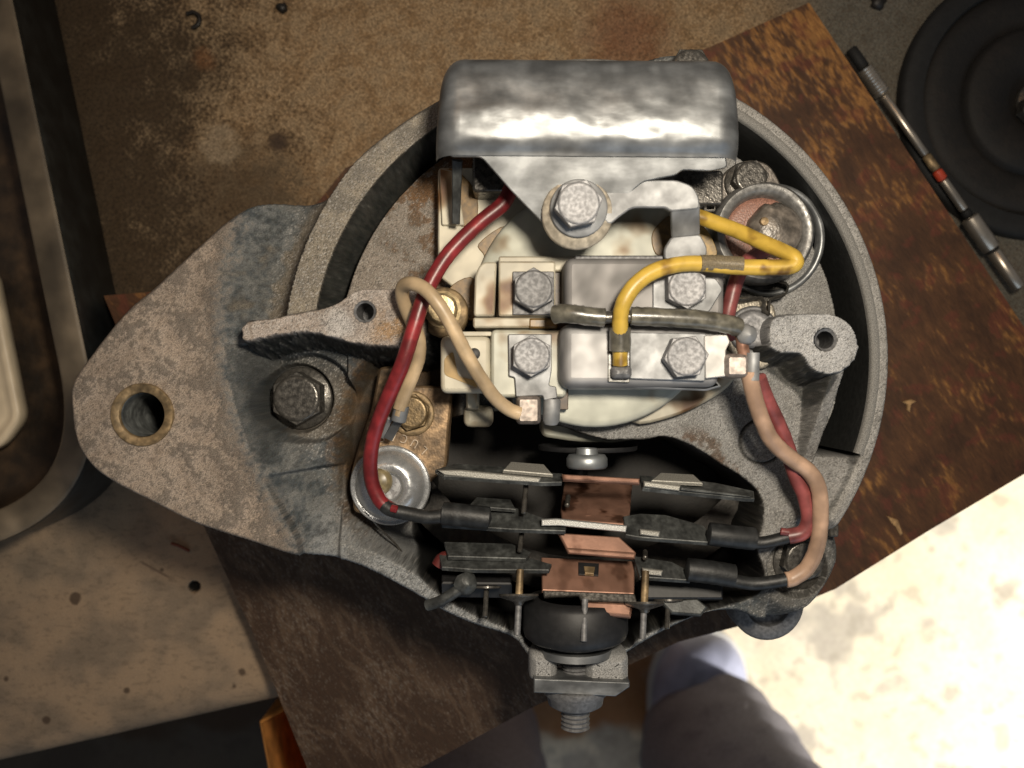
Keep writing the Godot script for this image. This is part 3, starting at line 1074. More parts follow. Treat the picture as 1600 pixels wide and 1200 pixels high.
	var ids := PackedInt32Array()
	for j in ny - 1:
		for i in nx - 1:
			var k := j * nx + i
			if keep[k] + keep[k + 1] + keep[k + nx] + keep[k + nx + 1] < 4:
				continue
			ids.append(k)
			ids.append(k + 1)
			ids.append(k + nx)
			ids.append(k + 1)
			ids.append(k + nx + 1)
			ids.append(k + nx)
	var arr := []
	arr.resize(Mesh.ARRAY_MAX)
	arr[Mesh.ARRAY_VERTEX] = vs
	arr[Mesh.ARRAY_NORMAL] = ns
	arr[Mesh.ARRAY_COLOR] = cs
	arr[Mesh.ARRAY_INDEX] = ids
	var am := ArrayMesh.new()
	am.add_surface_from_arrays(Mesh.PRIMITIVE_TRIANGLES, arr)
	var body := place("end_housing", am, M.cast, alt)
	# clean inner face of the ring wall, black with oil
	var st := begin()
	var rows := []
	for q in [[440.5, -7.0], [440.0, -12.0], [439.5, -60.0], [438.0, -160.0], [436.0, -300.0]]:
		var row := []
		for i in 97:
			var t := deg_to_rad(lerpf(-118.0, 19.5, i / 96.0))
			row.append(W(920.0 + cos(t) * q[0], 560.0 + sin(t) * q[0], q[1]))
		rows.append(row)
	shell(st, rows)
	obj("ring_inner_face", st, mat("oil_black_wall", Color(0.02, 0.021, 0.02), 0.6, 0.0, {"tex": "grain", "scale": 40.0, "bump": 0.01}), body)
	rows = []
	for q in [[458.0, -3.0], [454.0, 0.6], [450.0, 1.6], [446.0, 1.4], [443.0, 0.2], [441.2, -2.5], [440.5, -7.2]]:
		var row := []
		for i in 193:
			var t := deg_to_rad(lerpf(-118.0, 19.5, i / 192.0))
			row.append(W(920.0 + cos(t) * q[0], 560.0 + sin(t) * q[0], q[1] + 0.8 * nz_b.get_noise_2d(i * 9.0, q[0])))
		rows.append(row)
	st = begin()
	shell(st, rows)
	obj("ring_lip", st, mat("lip_casting", Color(0.3, 0.29, 0.27), 0.78, 0.05, {"tex": "speckle", "scale": 75.0, "over": "speckle", "over_scale": 160.0, "bump": 0.012}), body)
	# bushing in the ear
	st = begin()
	lathe(st, [V(50, -30), V(50, 3), V(49, 4.5), V(37, 4.5), V(35.5, 3), V(35, -12)], ch, Vector3(0, 1, 0), 48)
	tag(obj("ear_bushing", st, M.brass, body), "worn brass coloured bushing in the mounting ear")
	st = begin()
	lathe(st, [V(34.5, -1), V(34.5, -250), V(44, -260)], ch, Vector3(0, 1, 0), 48)
	obj("bushing_bore", st, mat("grey_bore", Color(0.34, 0.36, 0.355), 0.55, 0.1, {"tex": "grain", "scale": 40.0, "over": "blotch", "over_scale": 30.0}), body)
	# threaded bores
	for b in [[570, 487], [1290, 531]]:
		st = begin()
		var prof := [V(17, 0)]
		for t in 9:
			prof.append(V(13.5, -3 - t * 8))
			prof.append(V(15.2, -7 - t * 8))
		prof.append(V(0.01, -80))
		lathe(st, prof, P(b[0], b[1], 30), Vector3(0, 1, 0), 28)
		obj("threaded_bore", st, M.steel, body)
	# large hexagon bolt in the well
	st = begin()
	lathe(st, disc_prof(54, -20, 8, 3), P(472, 622, -150), Vector3(0, 1, 0), 40)
	obj("bolt_washer", st, M.dark_steel, body)
	st = begin()
	hex_head(st, P(472, 622, -142), 45, 44, 0.52)
	obj("hexagon_bolt", st, M.dark_steel, body)
	# bolts of the lugs
	st = begin()
	lathe(st, disc_prof(45, -14, 3, 2), P(1250, 878, -66), Vector3(0, 1, 0), 36)
	obj("lug_washer", st, M.dark_steel, body)
	st = begin()
	hex_head(st, P(1250, 872, -64), 36, 26, 0.3)
	obj("lug_bolt", st, M.dark_steel, body)
	st = begin()
	lathe(st, disc_prof(40, -20, 6, 3), P(1252, 830, -66), Vector3(0, 1, 0), 36)
	obj("lug_boss", st, M.steel, body)
	st = begin()
	hex_head(st, P(1076, 114, -40), 36, 22, 0.0)
	obj("lug_bolt", st, M.dark_steel, body)
	# small dark pin beside the lug
	st = begin()
	prism(st, rect(1294, 818, 1308, 838, -30, 4), -60, -22, 2)
	obj("locating_pin", st, M.dark_steel, body)
	# chamber floor and stator below
	st = begin()
	lathe(st, [V(405, -545), V(405, -190), V(395, -185), V(340, -185)], W(930, 570, -20), Vector3(0, 1, 0), 64)
	obj("stator_body", st, M.iron, alt)
	st = begin()
	lathe(st, [V(385, -60), V(385, 0), V(370, 12), V(330, 20), V(280, 10), V(240, -10), V(0.01, -12)], W(930, 570, -330), Vector3(0, 1, 0), 64, 0.03)
	obj("stator_winding", st, M.winding, alt)
	# rear flange lug seen below the lower right lug
	st = begin()
	lathe(st, [V(66, -60), V(66, -8), V(60, 0), V(40, 0), V(36, -6), V(0.01, -6)], P(1200, 944, -190), Vector3(0, 1, 0), 40)
	tag(obj("rear_flange_lug", st, M.steel, alt), "smooth grey lug of the rear flange below the corner bolt")
	# clamp lugs at the nose
	for b in [[826, 1020, 872, 1068], [914, 1022, 984, 1076]]:
		st = begin()
		ring_loft(st, rect(b[0], b[1], b[2], b[3], -20, 12, 5), [V(-4, -150), V(0, -60), V(-1, -36), V(-5, -24), V(-12, -18)])
		obj("clamp_lug", st, mat("cast_grey", Color(0.36, 0.36, 0.355), 0.6, 0.15, {"tex": "speckle", "scale": 55.0, "bump": 0.03}), body)


# ==================================================================== brush box and regulators
func regulators():
	var box := begin()
	# round moulding under the regulators
	lathe(box, [V(178, -170), V(184, -60), V(190, -8), V(186, -1), V(178, 2), V(120, 4), V(0.01, 4)], W(930, 478, 0), Vector3(0, 1, 0), 72)
	var holder := obj("brush_holder", box, M.pale, alt)
	tag(holder, "cream plastic brush holder under the two regulator cans")
	var st := begin()
	prism(st, rounded(pp([842, 630, 998, 640, 999, 686, 960, 692, 900, 690, 846, 682], -110), 10), -200, -110, 5)
	obj("moulding_neck", st, M.pale, holder)
	st = begin()
	prism(st, smoothed(pp([990, 660, 1050, 652, 1104, 628, 1144, 598, 1152, 560, 1100, 540, 1000, 600], -34), 4), -110, -34, 5)
	obj("moulding_ledge", st, M.cream, holder)
	st = begin()
	prism(st, rounded(pp([684, 262, 880, 262, 880, 450, 735, 470, 684, 430], -20), 8), -90, -20, 3)
	obj("moulding_flange", st, M.cream, holder)
	st = begin()
	prism(st, rounded(pp([686, 262, 712, 268, 726, 352, 690, 352], -12), 4), -60, -12, 2)
	obj("moulding_rib", st, M.cream, holder)
	# varnish that has run over the plastic
	for s in [[702, 262, 742, 296, 744, 344, 716, 352, 700, 318], [748, 380, 792, 352, 800, 392, 790, 412, 762, 418, 756, 398], [830, 330, 862, 352, 870, 412, 846, 426, 826, 404, 820, 362], [708, 444, 742, 436, 740, 500, 700, 472]]:
		st = begin()
		prism(st, smoothed(pp(s, -17), 4), -40, -17.5, 1)
		obj("brown_patch", st, M.stained, holder)
	st = begin()
	prism(st, smoothed(pp([1020, 362, 1052, 335, 1060, 372, 1046, 398, 1024, 396], 6), 4), 0, 6.5, 1)
	obj("brown_patch", st, M.stained, holder)
	st = begin()
	prism(st, smoothed(pp([1078, 360, 1096, 352, 1112, 372, 1120, 398, 1100, 402, 1088, 392], 6), 4), 0, 8, 1)
	obj("brown_patch", st, mat("ochre_stain", Color(0.32, 0.2, 0.05), 0.4, 0.0, {"tex": "grain"}), holder)
	# upper left block, in two leaves, with a ledge
	st = begin()
	prism(st, rounded(pp([756, 409, 776, 409, 772, 494, 740, 494, 742, 432, 748, 416], 62), 5), -60, 62, 3)
	obj("upper_block", st, M.cream, holder)
	st = begin()
	prism(st, rect(779, 408, 868, 494, 60, 4), -60, 60, 3)
	obj("upper_block", st, M.cream, holder)
	st = begin()
	prism(st, rect(779, 400, 905, 424, 44, 4), -60, 44, 3)
	obj("upper_block", st, M.cream, holder)
	st = begin()
	prism(st, rect(739, 496, 868, 512, 52, 4), -60, 52, 3)
	obj("block_ledge", st, M.cream, holder)
	st = begin()
	prism(st, rect(826, 497, 872, 513, 54, 4), 0, 54, 3)
	obj("brown_patch", st, M.stained, holder)
	# lower left block
	st = begin()
	ring_loft(st, rect(690, 527, 764, 612, 48, 9), [V(3, -70), V(3, 28), V(1, 44), V(-2, 47), V(-5, 48)])
	var lb := obj("lower_block", st, M.cream, holder)
	st = begin()
	lathe(st, disc_prof(9, -3, 1.2, 0.5), P(741, 553, 48), Vector3(0, 1, 0), 20)
	obj("block_hole", st, M.bakelite, lb)
	st = begin()
	prism(st, rounded(pp([694, 560, 708, 548, 716, 588, 748, 596, 746, 606, 694, 586], 49), 6), 40, 49.2, 0.4)
	obj("brown_patch", st, mat("honey_stain", Color(0.42, 0.27, 0.09), 0.4, 0.0, {"tex": "soft"}), lb)
	st = begin()
	ring_loft(st, rect(768, 516, 884, 620, 52, 8), [V(2, -70), V(2, 36), V(0, 49), V(-2, 51), V(-4, 52)])
	obj("lower_block", st, M.pale, holder)
	st = begin()
	prism(st, rect(712, 518, 768, 525, 44, 2), -40, 44, 1)
	obj("block_ledge", st, M.cream, holder)
	st = begin()
	ring_loft(st, rect(724, 634, 770, 668, -60, 12), [V(0, -120), V(0, -72), V(-4, -62), V(-10, -60)])
	obj("moulding_peg", st, M.cream, holder)
	st = begin()
	ring_loft(st, rect(728, 604, 748, 640, -40, 6), [V(0, -120), V(0, -46), V(-3, -40)])
	obj("moulding_peg", st, M.cream, holder)
	# dark brown strip set in the gap between blocks and cans
	st = begin()
	prism(st, rect(862, 424, 888, 640, 30, 2), -20, 30, 1)
	obj("brown_patch", st, mat("dark_brown_strip", Color(0.07, 0.04, 0.017), 0.45, 0.0, {"tex": "grain"}), holder)
	# the two cans
	st = begin()
	ring_loft(st, rect(884, 403, 1132, 498, 100, 14, 6), [V(3, 0), V(2, 82), V(0, 92), V(-3, 97), V(-6, 99), V(-9, 100)])
	var c1 := obj("regulator_can", st, M.can, alt)
	tag(c1, "dull grey regulator can behind the wires")
	st = begin()
	prism(st, rect(898, 399, 1050, 407, 92, 3), 20, 92, 2)
	obj("can_flange", st, M.steel, c1)
	st = begin()
	prism(st, rounded(pp([1020, 430, 1118, 434, 1130, 452, 1108, 488, 1020, 488], 104), 5), 96, 104, 1.5)
	obj("terminal_plate", st, M.bright, c1)
	st = begin()
	ring_loft(st, rect(882, 511, 1122, 601, 102, 14, 6), [V(8, 0), V(7, 62), V(4, 84), V(0, 95), V(-3, 99), V(-6, 101), V(-10, 102)])
	var c2 := obj("regulator_can", st, mat("bright_can", Color(0.46, 0.455, 0.455), 0.62, 0.4, {"tex": "soft", "scale": 25.0, "over": "soft", "over_scale": 26.0}), alt)
	tag(c2, "bright square regulator can in front")
	st = begin()
	prism(st, rounded(pp([966, 592, 1120, 594, 1128, 604, 1104, 611, 966, 606], 84), 3), 40, 84, 3)
	obj("can_flange", st, M.bright, c2)
	st = begin()
	prism(st, rounded(pp([984, 519, 1104, 521, 1102, 596, 984, 592], 109), 3), 100, 109, 1.5)
	obj("terminal_plate", st, M.bright, c2)
	st = begin()
	prism(st, rounded(pp([1100, 524, 1136, 522, 1141, 534, 1134, 548, 1135, 588, 1102, 592], 112), 3), 98, 112, 1.5)
	obj("spade_terminal", st, mat("tinned", Color(0.62, 0.61, 0.59), 0.6, 0.4, {"tex": "soft"}), c2)
	st = begin()
	prism(st, rounded(pp([950, 520, 984, 521, 984, 598, 950, 597], 105), 2), 96, 105, 1)
	obj("spade_slot", st, M.sleeve, c2)
	for b in [[833, 455, 62, 32, 34, 0.52, "bolt", holder, M.steel], [830, 557, 58, 31, 36, 0.5, "bolt", holder, M.head], [1068, 452, 104, 31, 30, 0.55, "bolt", c1, M.head], [1067, 558, 109, 32, 30, 0.1, "bolt", c2, M.head]]:
		bolt(b[6], b[0], b[1], b[2], b[3], b[4], b[8], b[7], b[5], 0.0, null, 2.0)
	st = begin()
	prism(st, rect(801, 424, 866, 492, 65, 2), 58, 65, 1.2)
	obj("square_washer", st, M.steel, holder)
	# strap with two spade tails on the lower left block
	st = begin()
	prism(st, rounded(pp([794, 522, 862, 522, 862, 580, 858, 602, 869, 604, 871, 622, 850, 626, 848, 618, 806, 620, 804, 590, 795, 588], 60), 2.5), 52, 60, 1.5)
	var strap := obj("terminal_strap", st, M.bright, alt)
	tag(strap, "bright tinned strap bolted to the lower block")
	st = begin()
	ring_loft(st, rect(806, 618, 846, 664, 70, 9), [V(0, 20), V(0, 52), V(-2, 64), V(-6, 70)])
	obj("crimp_terminal", st, mat("tarnished_tin", Color(0.42, 0.36, 0.32), 0.42, 0.6, {"tex": "grain", "over": "soft"}), strap)
	st = begin()
	var e0 := P(863, 622, 52)
	lathe(st, [V(11, 0), V(13, 4), V(13, 34), V(10, 40), V(0.01, 40)], e0, Vector3(-0.05, -0.15, 1), 20)
	obj("crimp_terminal", st, M.bright, strap)
	# grey sleeved rod across the cans
	var rod := wire("sleeved_rod", [866, 491, 118, 890, 490, 128, 920, 494, 130, 945, 496, 130], 13.5, M.sleeve, alt, 0.12)
	tag(rod, "grey rubber sleeved rod lying between the two regulator cans")
	wire("rod_sleeve", [986, 494, 130, 1040, 496, 130, 1100, 500, 128, 1140, 507, 124, 1152, 512, 118], 13.5, M.sleeve, rod, 0.14)
	wire("rod_core", [940, 496, 128, 990, 495, 128], 9.0, M.dark_steel, rod)
	st = begin()
	lathe(st, [V(0.01, -13), V(9, -10), V(14, -3), V(15, 3), V(11, 11), V(0.01, 15)], P(1166, 523, 112), Vector3(0.2, 1, 0.1), 20, 0.15)
	obj("solder_blob", st, M.bright, rod)
	wire("bare_core", [1158, 524, 106, 1160, 540, 106, 1163, 555, 104], 9.0, M.copper, rod)
	# folded crimp that holds the two right hand leads
	st = begin()
	ring_loft(st, rect(1133, 552, 1172, 591, 122, 9), [V(0, 70), V(0, 108), V(-2, 118), V(-6, 122)])
	var fc := obj("crimp_terminal", st, mat("tarnished_tin", Color(0.46, 0.4, 0.36), 0.42, 0.6, {"tex": "grain"}), alt)
	st = begin()
	lathe(st, [V(10, 0), V(10, 40), V(0.01, 40)], P(1176, 551, 110), Vector3(0, -0.05, 1), 18)
	obj("crimp_fold", st, M.bright, fc)
	# black disc, bright spacer above the rectifier
	st = begin()
	lathe(st, disc_prof(84, -4, 4, 1.5), P(918, 699, -126), Vector3(0, 0, 1), 48)
	obj("insulating_disc", st, M.bakelite, alt)


# ==================================================================== sheet steel cover
func cover():
	var c0 := R(690, 98, 120)
	var c1 := R(1143, 101, 120)
	var fy := R(900, 246, 160).y
	var prof := [V(0, 66), V(0, 100), V(1, 128), V(4, 146), V(10, 160), V(20, 171), V(33, 179), V(50, 185), V(68, 189), V(86, 191), V(102, 190), V(114, 187), V(122, 182), V(128, 176), V(133, 173)]
	var fine := []
	for i in prof.size() - 1:
		for j in 4:
			fine.append((prof[i] as Vector2).cubic_interpolate(prof[i + 1], prof[maxi(i - 1, 0)], prof[mini(i + 2, prof.size() - 1)], j / 4.0))
	fine.append(prof[prof.size() - 1])
	var across := []
	for i in 12: across.append(1.0 * i * i / 3.4)
	var span := c1.x - c0.x
	var xs := []
	for q in across: xs.append(q)
	for i in range(1, 30): xs.append(lerpf(across[11], span - across[11], i / 30.0))
	for i in 12: xs.append(span - across[11 - i])
	var rows := []
	for pv in fine:
		var row := []
		var low: float = 44.0
		for i in range(-1, xs.size() + 1):
			var dx: float = xs[clampi(i, 0, xs.size() - 1)]
			var a: float = minf(dx, span - dx)
			var t := clampf((34.0 - a) / 34.0, 0.0, 1.0)
			var drop := 46.0 * (1.0 - sqrt(maxf(0.0, 1.0 - t * t)))
			var back := 34.0 * (1.0 - sqrt(maxf(0.0, 1.0 - t * t)))
			var yy: float = lerpf(c0.y + back, fy, pv.x / 133.0) + 3.0 * dx / span
			var hh: float = pv.y - drop * clampf((pv.y - 60.0) / 60.0, 0.0, 1.0)
			hh += 2.2 * nz_d.get_noise_2d(dx * 2.2, pv.x * 3.0) * clampf((pv.y - 140.0) / 30.0, 0.0, 1.0)
			var flare: float = 7.0 * pv.x / 133.0 * (1.0 - dx / span * 1.4)
			if i < 0 or i >= xs.size():
				hh = 60.0 if pv.x < 100.0 else lerpf(60.0, 132.0, clampf((pv.x - 100.0) / 25.0, 0.0, 1.0))
			row.append(W(c0.x + dx - flare, yy, hh))
		rows.append(row)
	var st := begin()
	shell(st, rows)
	var cv := obj("regulator_cover", st, M.zinc, alt)
	tag(cv, "scratched zinc plated sheet steel cover with rounded corners")
	st = begin()
	sheet(st, [700, 226, 174, 1130, 226, 174, 1138, 262, 162, 1112, 268, 160, 1066, 266, 160, 1056, 274, 158, 1004, 284, 154, 976, 310, 148, 956, 346, 142, 940, 368, 138, 905, 380, 136, 872, 374, 138, 850, 352, 142, 800, 300, 150, 752, 246, 168, 702, 246, 168], 9, 2.0, Vector3(0, 1, 0), 7.0)
	obj("cover_tab", st, M.zinc, cv)
	st = begin()
	lathe(st, disc_prof(50, -12, 4, 2), P(902, 334, 148), Vector3(0, 1, 0.1), 40)
	obj("washer", st, mat("tarnished_washer", Color(0.6, 0.53, 0.42), 0.45, 0.6, {"tex": "grain"}), cv)
	st = begin()
	lathe(st, disc_prof(40, 0, 8, 2), P(904, 326, 154), Vector3(0, 1, 0.1), 40)
	obj("washer", st, M.bright, cv)
	st = begin()
	hex_head(st, P(901, 322, 162), 33, 42, 0.2, Vector3(0, 1, 0.1), 2.0)
	obj("cover_bolt", st, M.head, cv)
	# bent strap beside the bolt
	st = begin()
	sheet(st, [938, 281, 152, 1058, 281, 152, 1082, 290, 152, 1092, 306, 152, 1094, 326, 152, 1048, 330, 152, 1040, 324, 152, 988, 324, 152, 968, 338, 152, 952, 352, 152, 930, 330, 152], 8, 2.0, Vector3(0, 1, 0), 7.0)
	var sp := obj("bent_strap", st, M.bright, alt)
	tag(sp, "bright bent strap under the cover bolt")
	st = begin()
	sheet(st, [1094, 322, 152, 1048, 327, 152, 1050, 372, 112, 1094, 368, 112], 8, 2.0)
	obj("strap_leg", st, M.bright, sp)
	st = begin()
	sheet(st, [1050, 370, 112, 1094, 366, 112, 1104, 386, 106, 1104, 404, 106, 1038, 406, 106, 1038, 388, 106], 8, 2.0, Vector3(0, 1, 0), 5.0)
	obj("strap_foot", st, M.bright, sp)
	# dark clip and block under the cover
	st = begin()
	sheet(st, [706, 250, 80, 722, 252, 80, 718, 352, 20, 706, 350, 20], 6, 1.5)
	tag(obj("spring_clip", st, M.plate, alt), "dark spring clip hanging under the left end of the cover")
	st = begin()
	prism(st, rect(738, 240, 800, 300, 40, 8), -30, 40, 4)
	obj("brush_block", st, M.dark_steel, alt)
	st = begin()
	prism(st, rect(1062, 266, 1130, 320, 20, 6), -40, 20, 3)
	obj("brush_block", st, M.dark_steel, alt)


# ==================================================================== round suppressor and its bolts
func capacitor():
	var c := P(1188, 366, -20)
	var st := begin()
	lathe(st, [V(79, -80), V(81, 6), V(79, 20), V(74, 27), V(67, 27), V(60, 20), V(57, 6), V(55, 0)], c, Vector3(0, 1, 0), 56)
	var cup := obj("suppressor_cup", st, mat("oily_cup", Color(0.25, 0.245, 0.235), 0.6, 0.4, {"tex": "grain", "scale": 40.0, "rtex": "rough", "bump": 0.006}), alt)
	tag(cup, "round dark metal suppressor cup filled with cracked resin")
	st = begin()
	lathe(st, [V(62, -4), V(58, 4), V(50, 8), V(30, 6), V(0.01, 6)], c, Vector3(0, 1, 0), 40, 0.06)
	obj("resin_fill", st, M.rust_resin, cup)
	st = begin()
	lathe(st, [V(44, 0), V(43, 14), V(38, 24), V(30, 30), V(16, 33), V(0.01, 34)], P(1208, 362, -18), Vector3(0.05, 1, 0), 32, 0.09)
	obj("resin_lump", st, M.resin, cup)
	st = begin()
	lathe(st, [V(7, 0), V(6, 4), V(0.01, 6)], P(1194, 346, 16), Vector3(0, 1, 0), 12)
	obj("solder_dot", st, M.brass, cup)
	st = begin()
	lathe(st, disc_prof(90, -20, 0, 3, 80), P(1206, 376, -36), Vector3(0.1, 1, 0.15), 56)
	obj("cup_flange", st, M.zinc, cup)
	# strap up to the small bolt
	st = begin()
	prism(st, smoothed(pp([1128, 276, 1150, 256, 1180, 250, 1206, 262, 1226, 300, 1240, 330, 1140, 330, 1126, 302], -26), 4), -60, -26, 3)
	var ear := obj("suppressor_strap", st, mat("oily_strap", Color(0.17, 0.15, 0.13), 0.45, 0.4, {"tex": "grain", "bump": 0.012}), alt)
	st = begin()
	lathe(st, disc_prof(33, -8, 4, 2), P(1164, 286, -24), Vector3(0, 1, 0), 32)
	obj("washer", st, M.dark_steel, ear)
	st = begin()
	hex_head(st, P(1168, 282, -20), 29, 24, 0.2)
	obj("strap_bolt", st, M.dark_steel, ear)
	# upright edge of casting on the left of it
	st = begin()
	prism(st, rounded(pp([1112, 272, 1130, 272, 1118, 330, 1100, 330], 0), 4), -60, 0, 3)
	obj("housing_web", st, mat("cast_grey", Color(0.3, 0.28, 0.25), 0.6, 0.15, {"tex": "speckle", "scale": 55.0, "bump": 0.03}), alt)
	# greasy bracket and hammered screw below
	st = begin()
	prism(st, smoothed(pp([1148, 446, 1170, 436, 1230, 440, 1228, 462, 1206, 470, 1204, 492, 1192, 486, 1188, 468, 1152, 472], -20), 3), -60, -18, 5)
	var br := obj("greasy_bracket", st, M.dark_steel, alt)
	tag(br, "black greasy bracket below the suppressor cup")
	st = begin()
	prism(st, smoothed(pp([1140, 470, 1200, 470, 1214, 500, 1214, 545, 1196, 575, 1150, 575, 1138, 540], -40), 3), -70, -38, 4)
	obj("bracket_foot", st, mat("pitted_plate", Color(0.4, 0.36, 0.29), 0.5, 0.4, {"tex": "speckle", "scale": 40.0, "bump": 0.03}), br)
	st = begin()
	lathe(st, disc_prof(39, -10, 6, 3, 30), P(1176, 516, -36), Vector3(0, 1, 0), 36)
	obj("washer", st, M.steel, br)
	st = begin()
	lathe(st, [V(31, -8), V(30, 10), V(26, 18), V(20, 20), V(14, 17), V(8, 16), V(0.01, 18)], P(1175, 515, -30), Vector3(0, 1, 0), 28, 0.08)
	obj("peened_screw", st, M.head, br)


# ==================================================================== terminals on the left
func left_terminals():
	var st := begin()
	prism(st, rounded(pp([592, 574, 624, 570, 640, 602, 708, 604, 702, 662, 697, 730, 664, 762, 600, 812, 552, 800, 548, 740, 562, 690, 580, 640], -80), 8), -130, -80, 4)
	var pl := obj("terminal_base", st, M.plate_tan, alt)
	tag(pl, "tarnished metal base with embossed letters and a round spun cup")
	# spun cup
	st = begin()
	lathe(st, [V(66, -12), V(66, 3), V(64, 5), V(61, 3), V(58, 8), V(54, 20), V(47, 30), V(38, 36), V(30, 37), V(24, 32), V(20, 26), V(0.01, 25)], P(610, 758, -80), Vector3(0, 1, 0), 56)
	var cup := obj("spun_cup", st, M.dome, pl)
	st = begin()
	lathe(st, [V(23, 0), V(22, 10), V(17, 15), V(0.01, 16)], P(592, 752, -52), Vector3(-0.15, 1, 0), 24)
	obj("cup_plug", st, mat("amber_resin", Color(0.24, 0.19, 0.1), 0.35, 0.0, {"tex": "grain"}), pl)
	# embossed maker's letters, upside down round the cup
	st = begin()
	var font := SystemFont.new()
	font.font_names = PackedStringArray(["Droid Sans"])
	var letters := "LUCAS"
	var centre := R(610, 758, -78)
	for i in 5:
		var tm := TextMesh.new()
		tm.text = letters[i]
		tm.font = font
		tm.font_size = 32
		tm.pixel_size = 0.000088
		tm.depth = 7.0 * U
		tm.curve_step = 2.0
		var ang := deg_to_rad(-46.0 - 13.5 * i)
		var at := centre + Vector2.from_angle(ang) * 80.0
		# letters stand on the outer side, their tops towards the cup
		var up := -Vector3(cos(ang), 0, sin(ang))
		var nrm := Vector3(0, 1, 0)
		var right := up.cross(nrm)
		st.append_from(tm, 0, Transform3D(Basis(right, up, nrm), W(at.x, at.y, -78.5)))
	obj("embossed_lettering", st, mat("rubbed_letters", Color(0.62, 0.5, 0.38), 0.5, 0.35, {"tex": "grain"}), pl)
	# dark nut in a ring
	st = begin()
	lathe(st, disc_prof(37, -10, 5, 2, 26), P(644, 646, -80), Vector3(0, 1, 0), 36)
	obj("nut_ring", st, M.brass, pl)
	st = begin()
	hex_head(st, P(644, 644, -80), 31, 20, 0.3)
	obj("terminal_nut", st, mat("oily_brass", Color(0.2, 0.14, 0.07), 0.4, 0.5, {"tex": "grain", "bump": 0.01}), pl)
	# bright brass screw behind the wires
	st = begin()
	lathe(st, disc_prof(39, -40, 6, 3), P(693, 488, 0), Vector3(0, 1, 0), 36)
	var sc := obj("screw_washer", st, M.brass, alt)
	tag(sc, "brass coloured screw and washer beside the machined pad")
	st = begin()
	lathe(st, [V(29, 0), V(29, 6), V(24, 8), V(24, 20), V(20, 26), V(0.01, 27)], P(692, 484, 4), Vector3(0, 1, 0), 24, 0.05)
	obj("brass_screw", st, mat("pale_brass", Color(0.66, 0.52, 0.3), 0.42, 0.6, {"tex": "grain", "bump": 0.01}), sc)
	# lug that ends the tan lead
	st = begin()
	lathe(st, disc_prof(12, 0, 26, 2), P(628, 634, 0), Vector3(-0.25, -0.1, 1), 18)
	var lg := obj("lead_lug", st, M.bright, pl)
	st = begin()
	sheet(st, [616, 656, -10, 628, 662, -10, 612, 690, -40, 598, 684, -40], 6, 1.0)
	obj("lug_tail", st, M.zinc, pl)
	st = begin()
	sheet(st, [605, 654, -14, 613, 656, -14, 600, 686, -42, 594, 684, -42], 5, 1.0)
	obj("lug_tail", st, M.bright, pl)


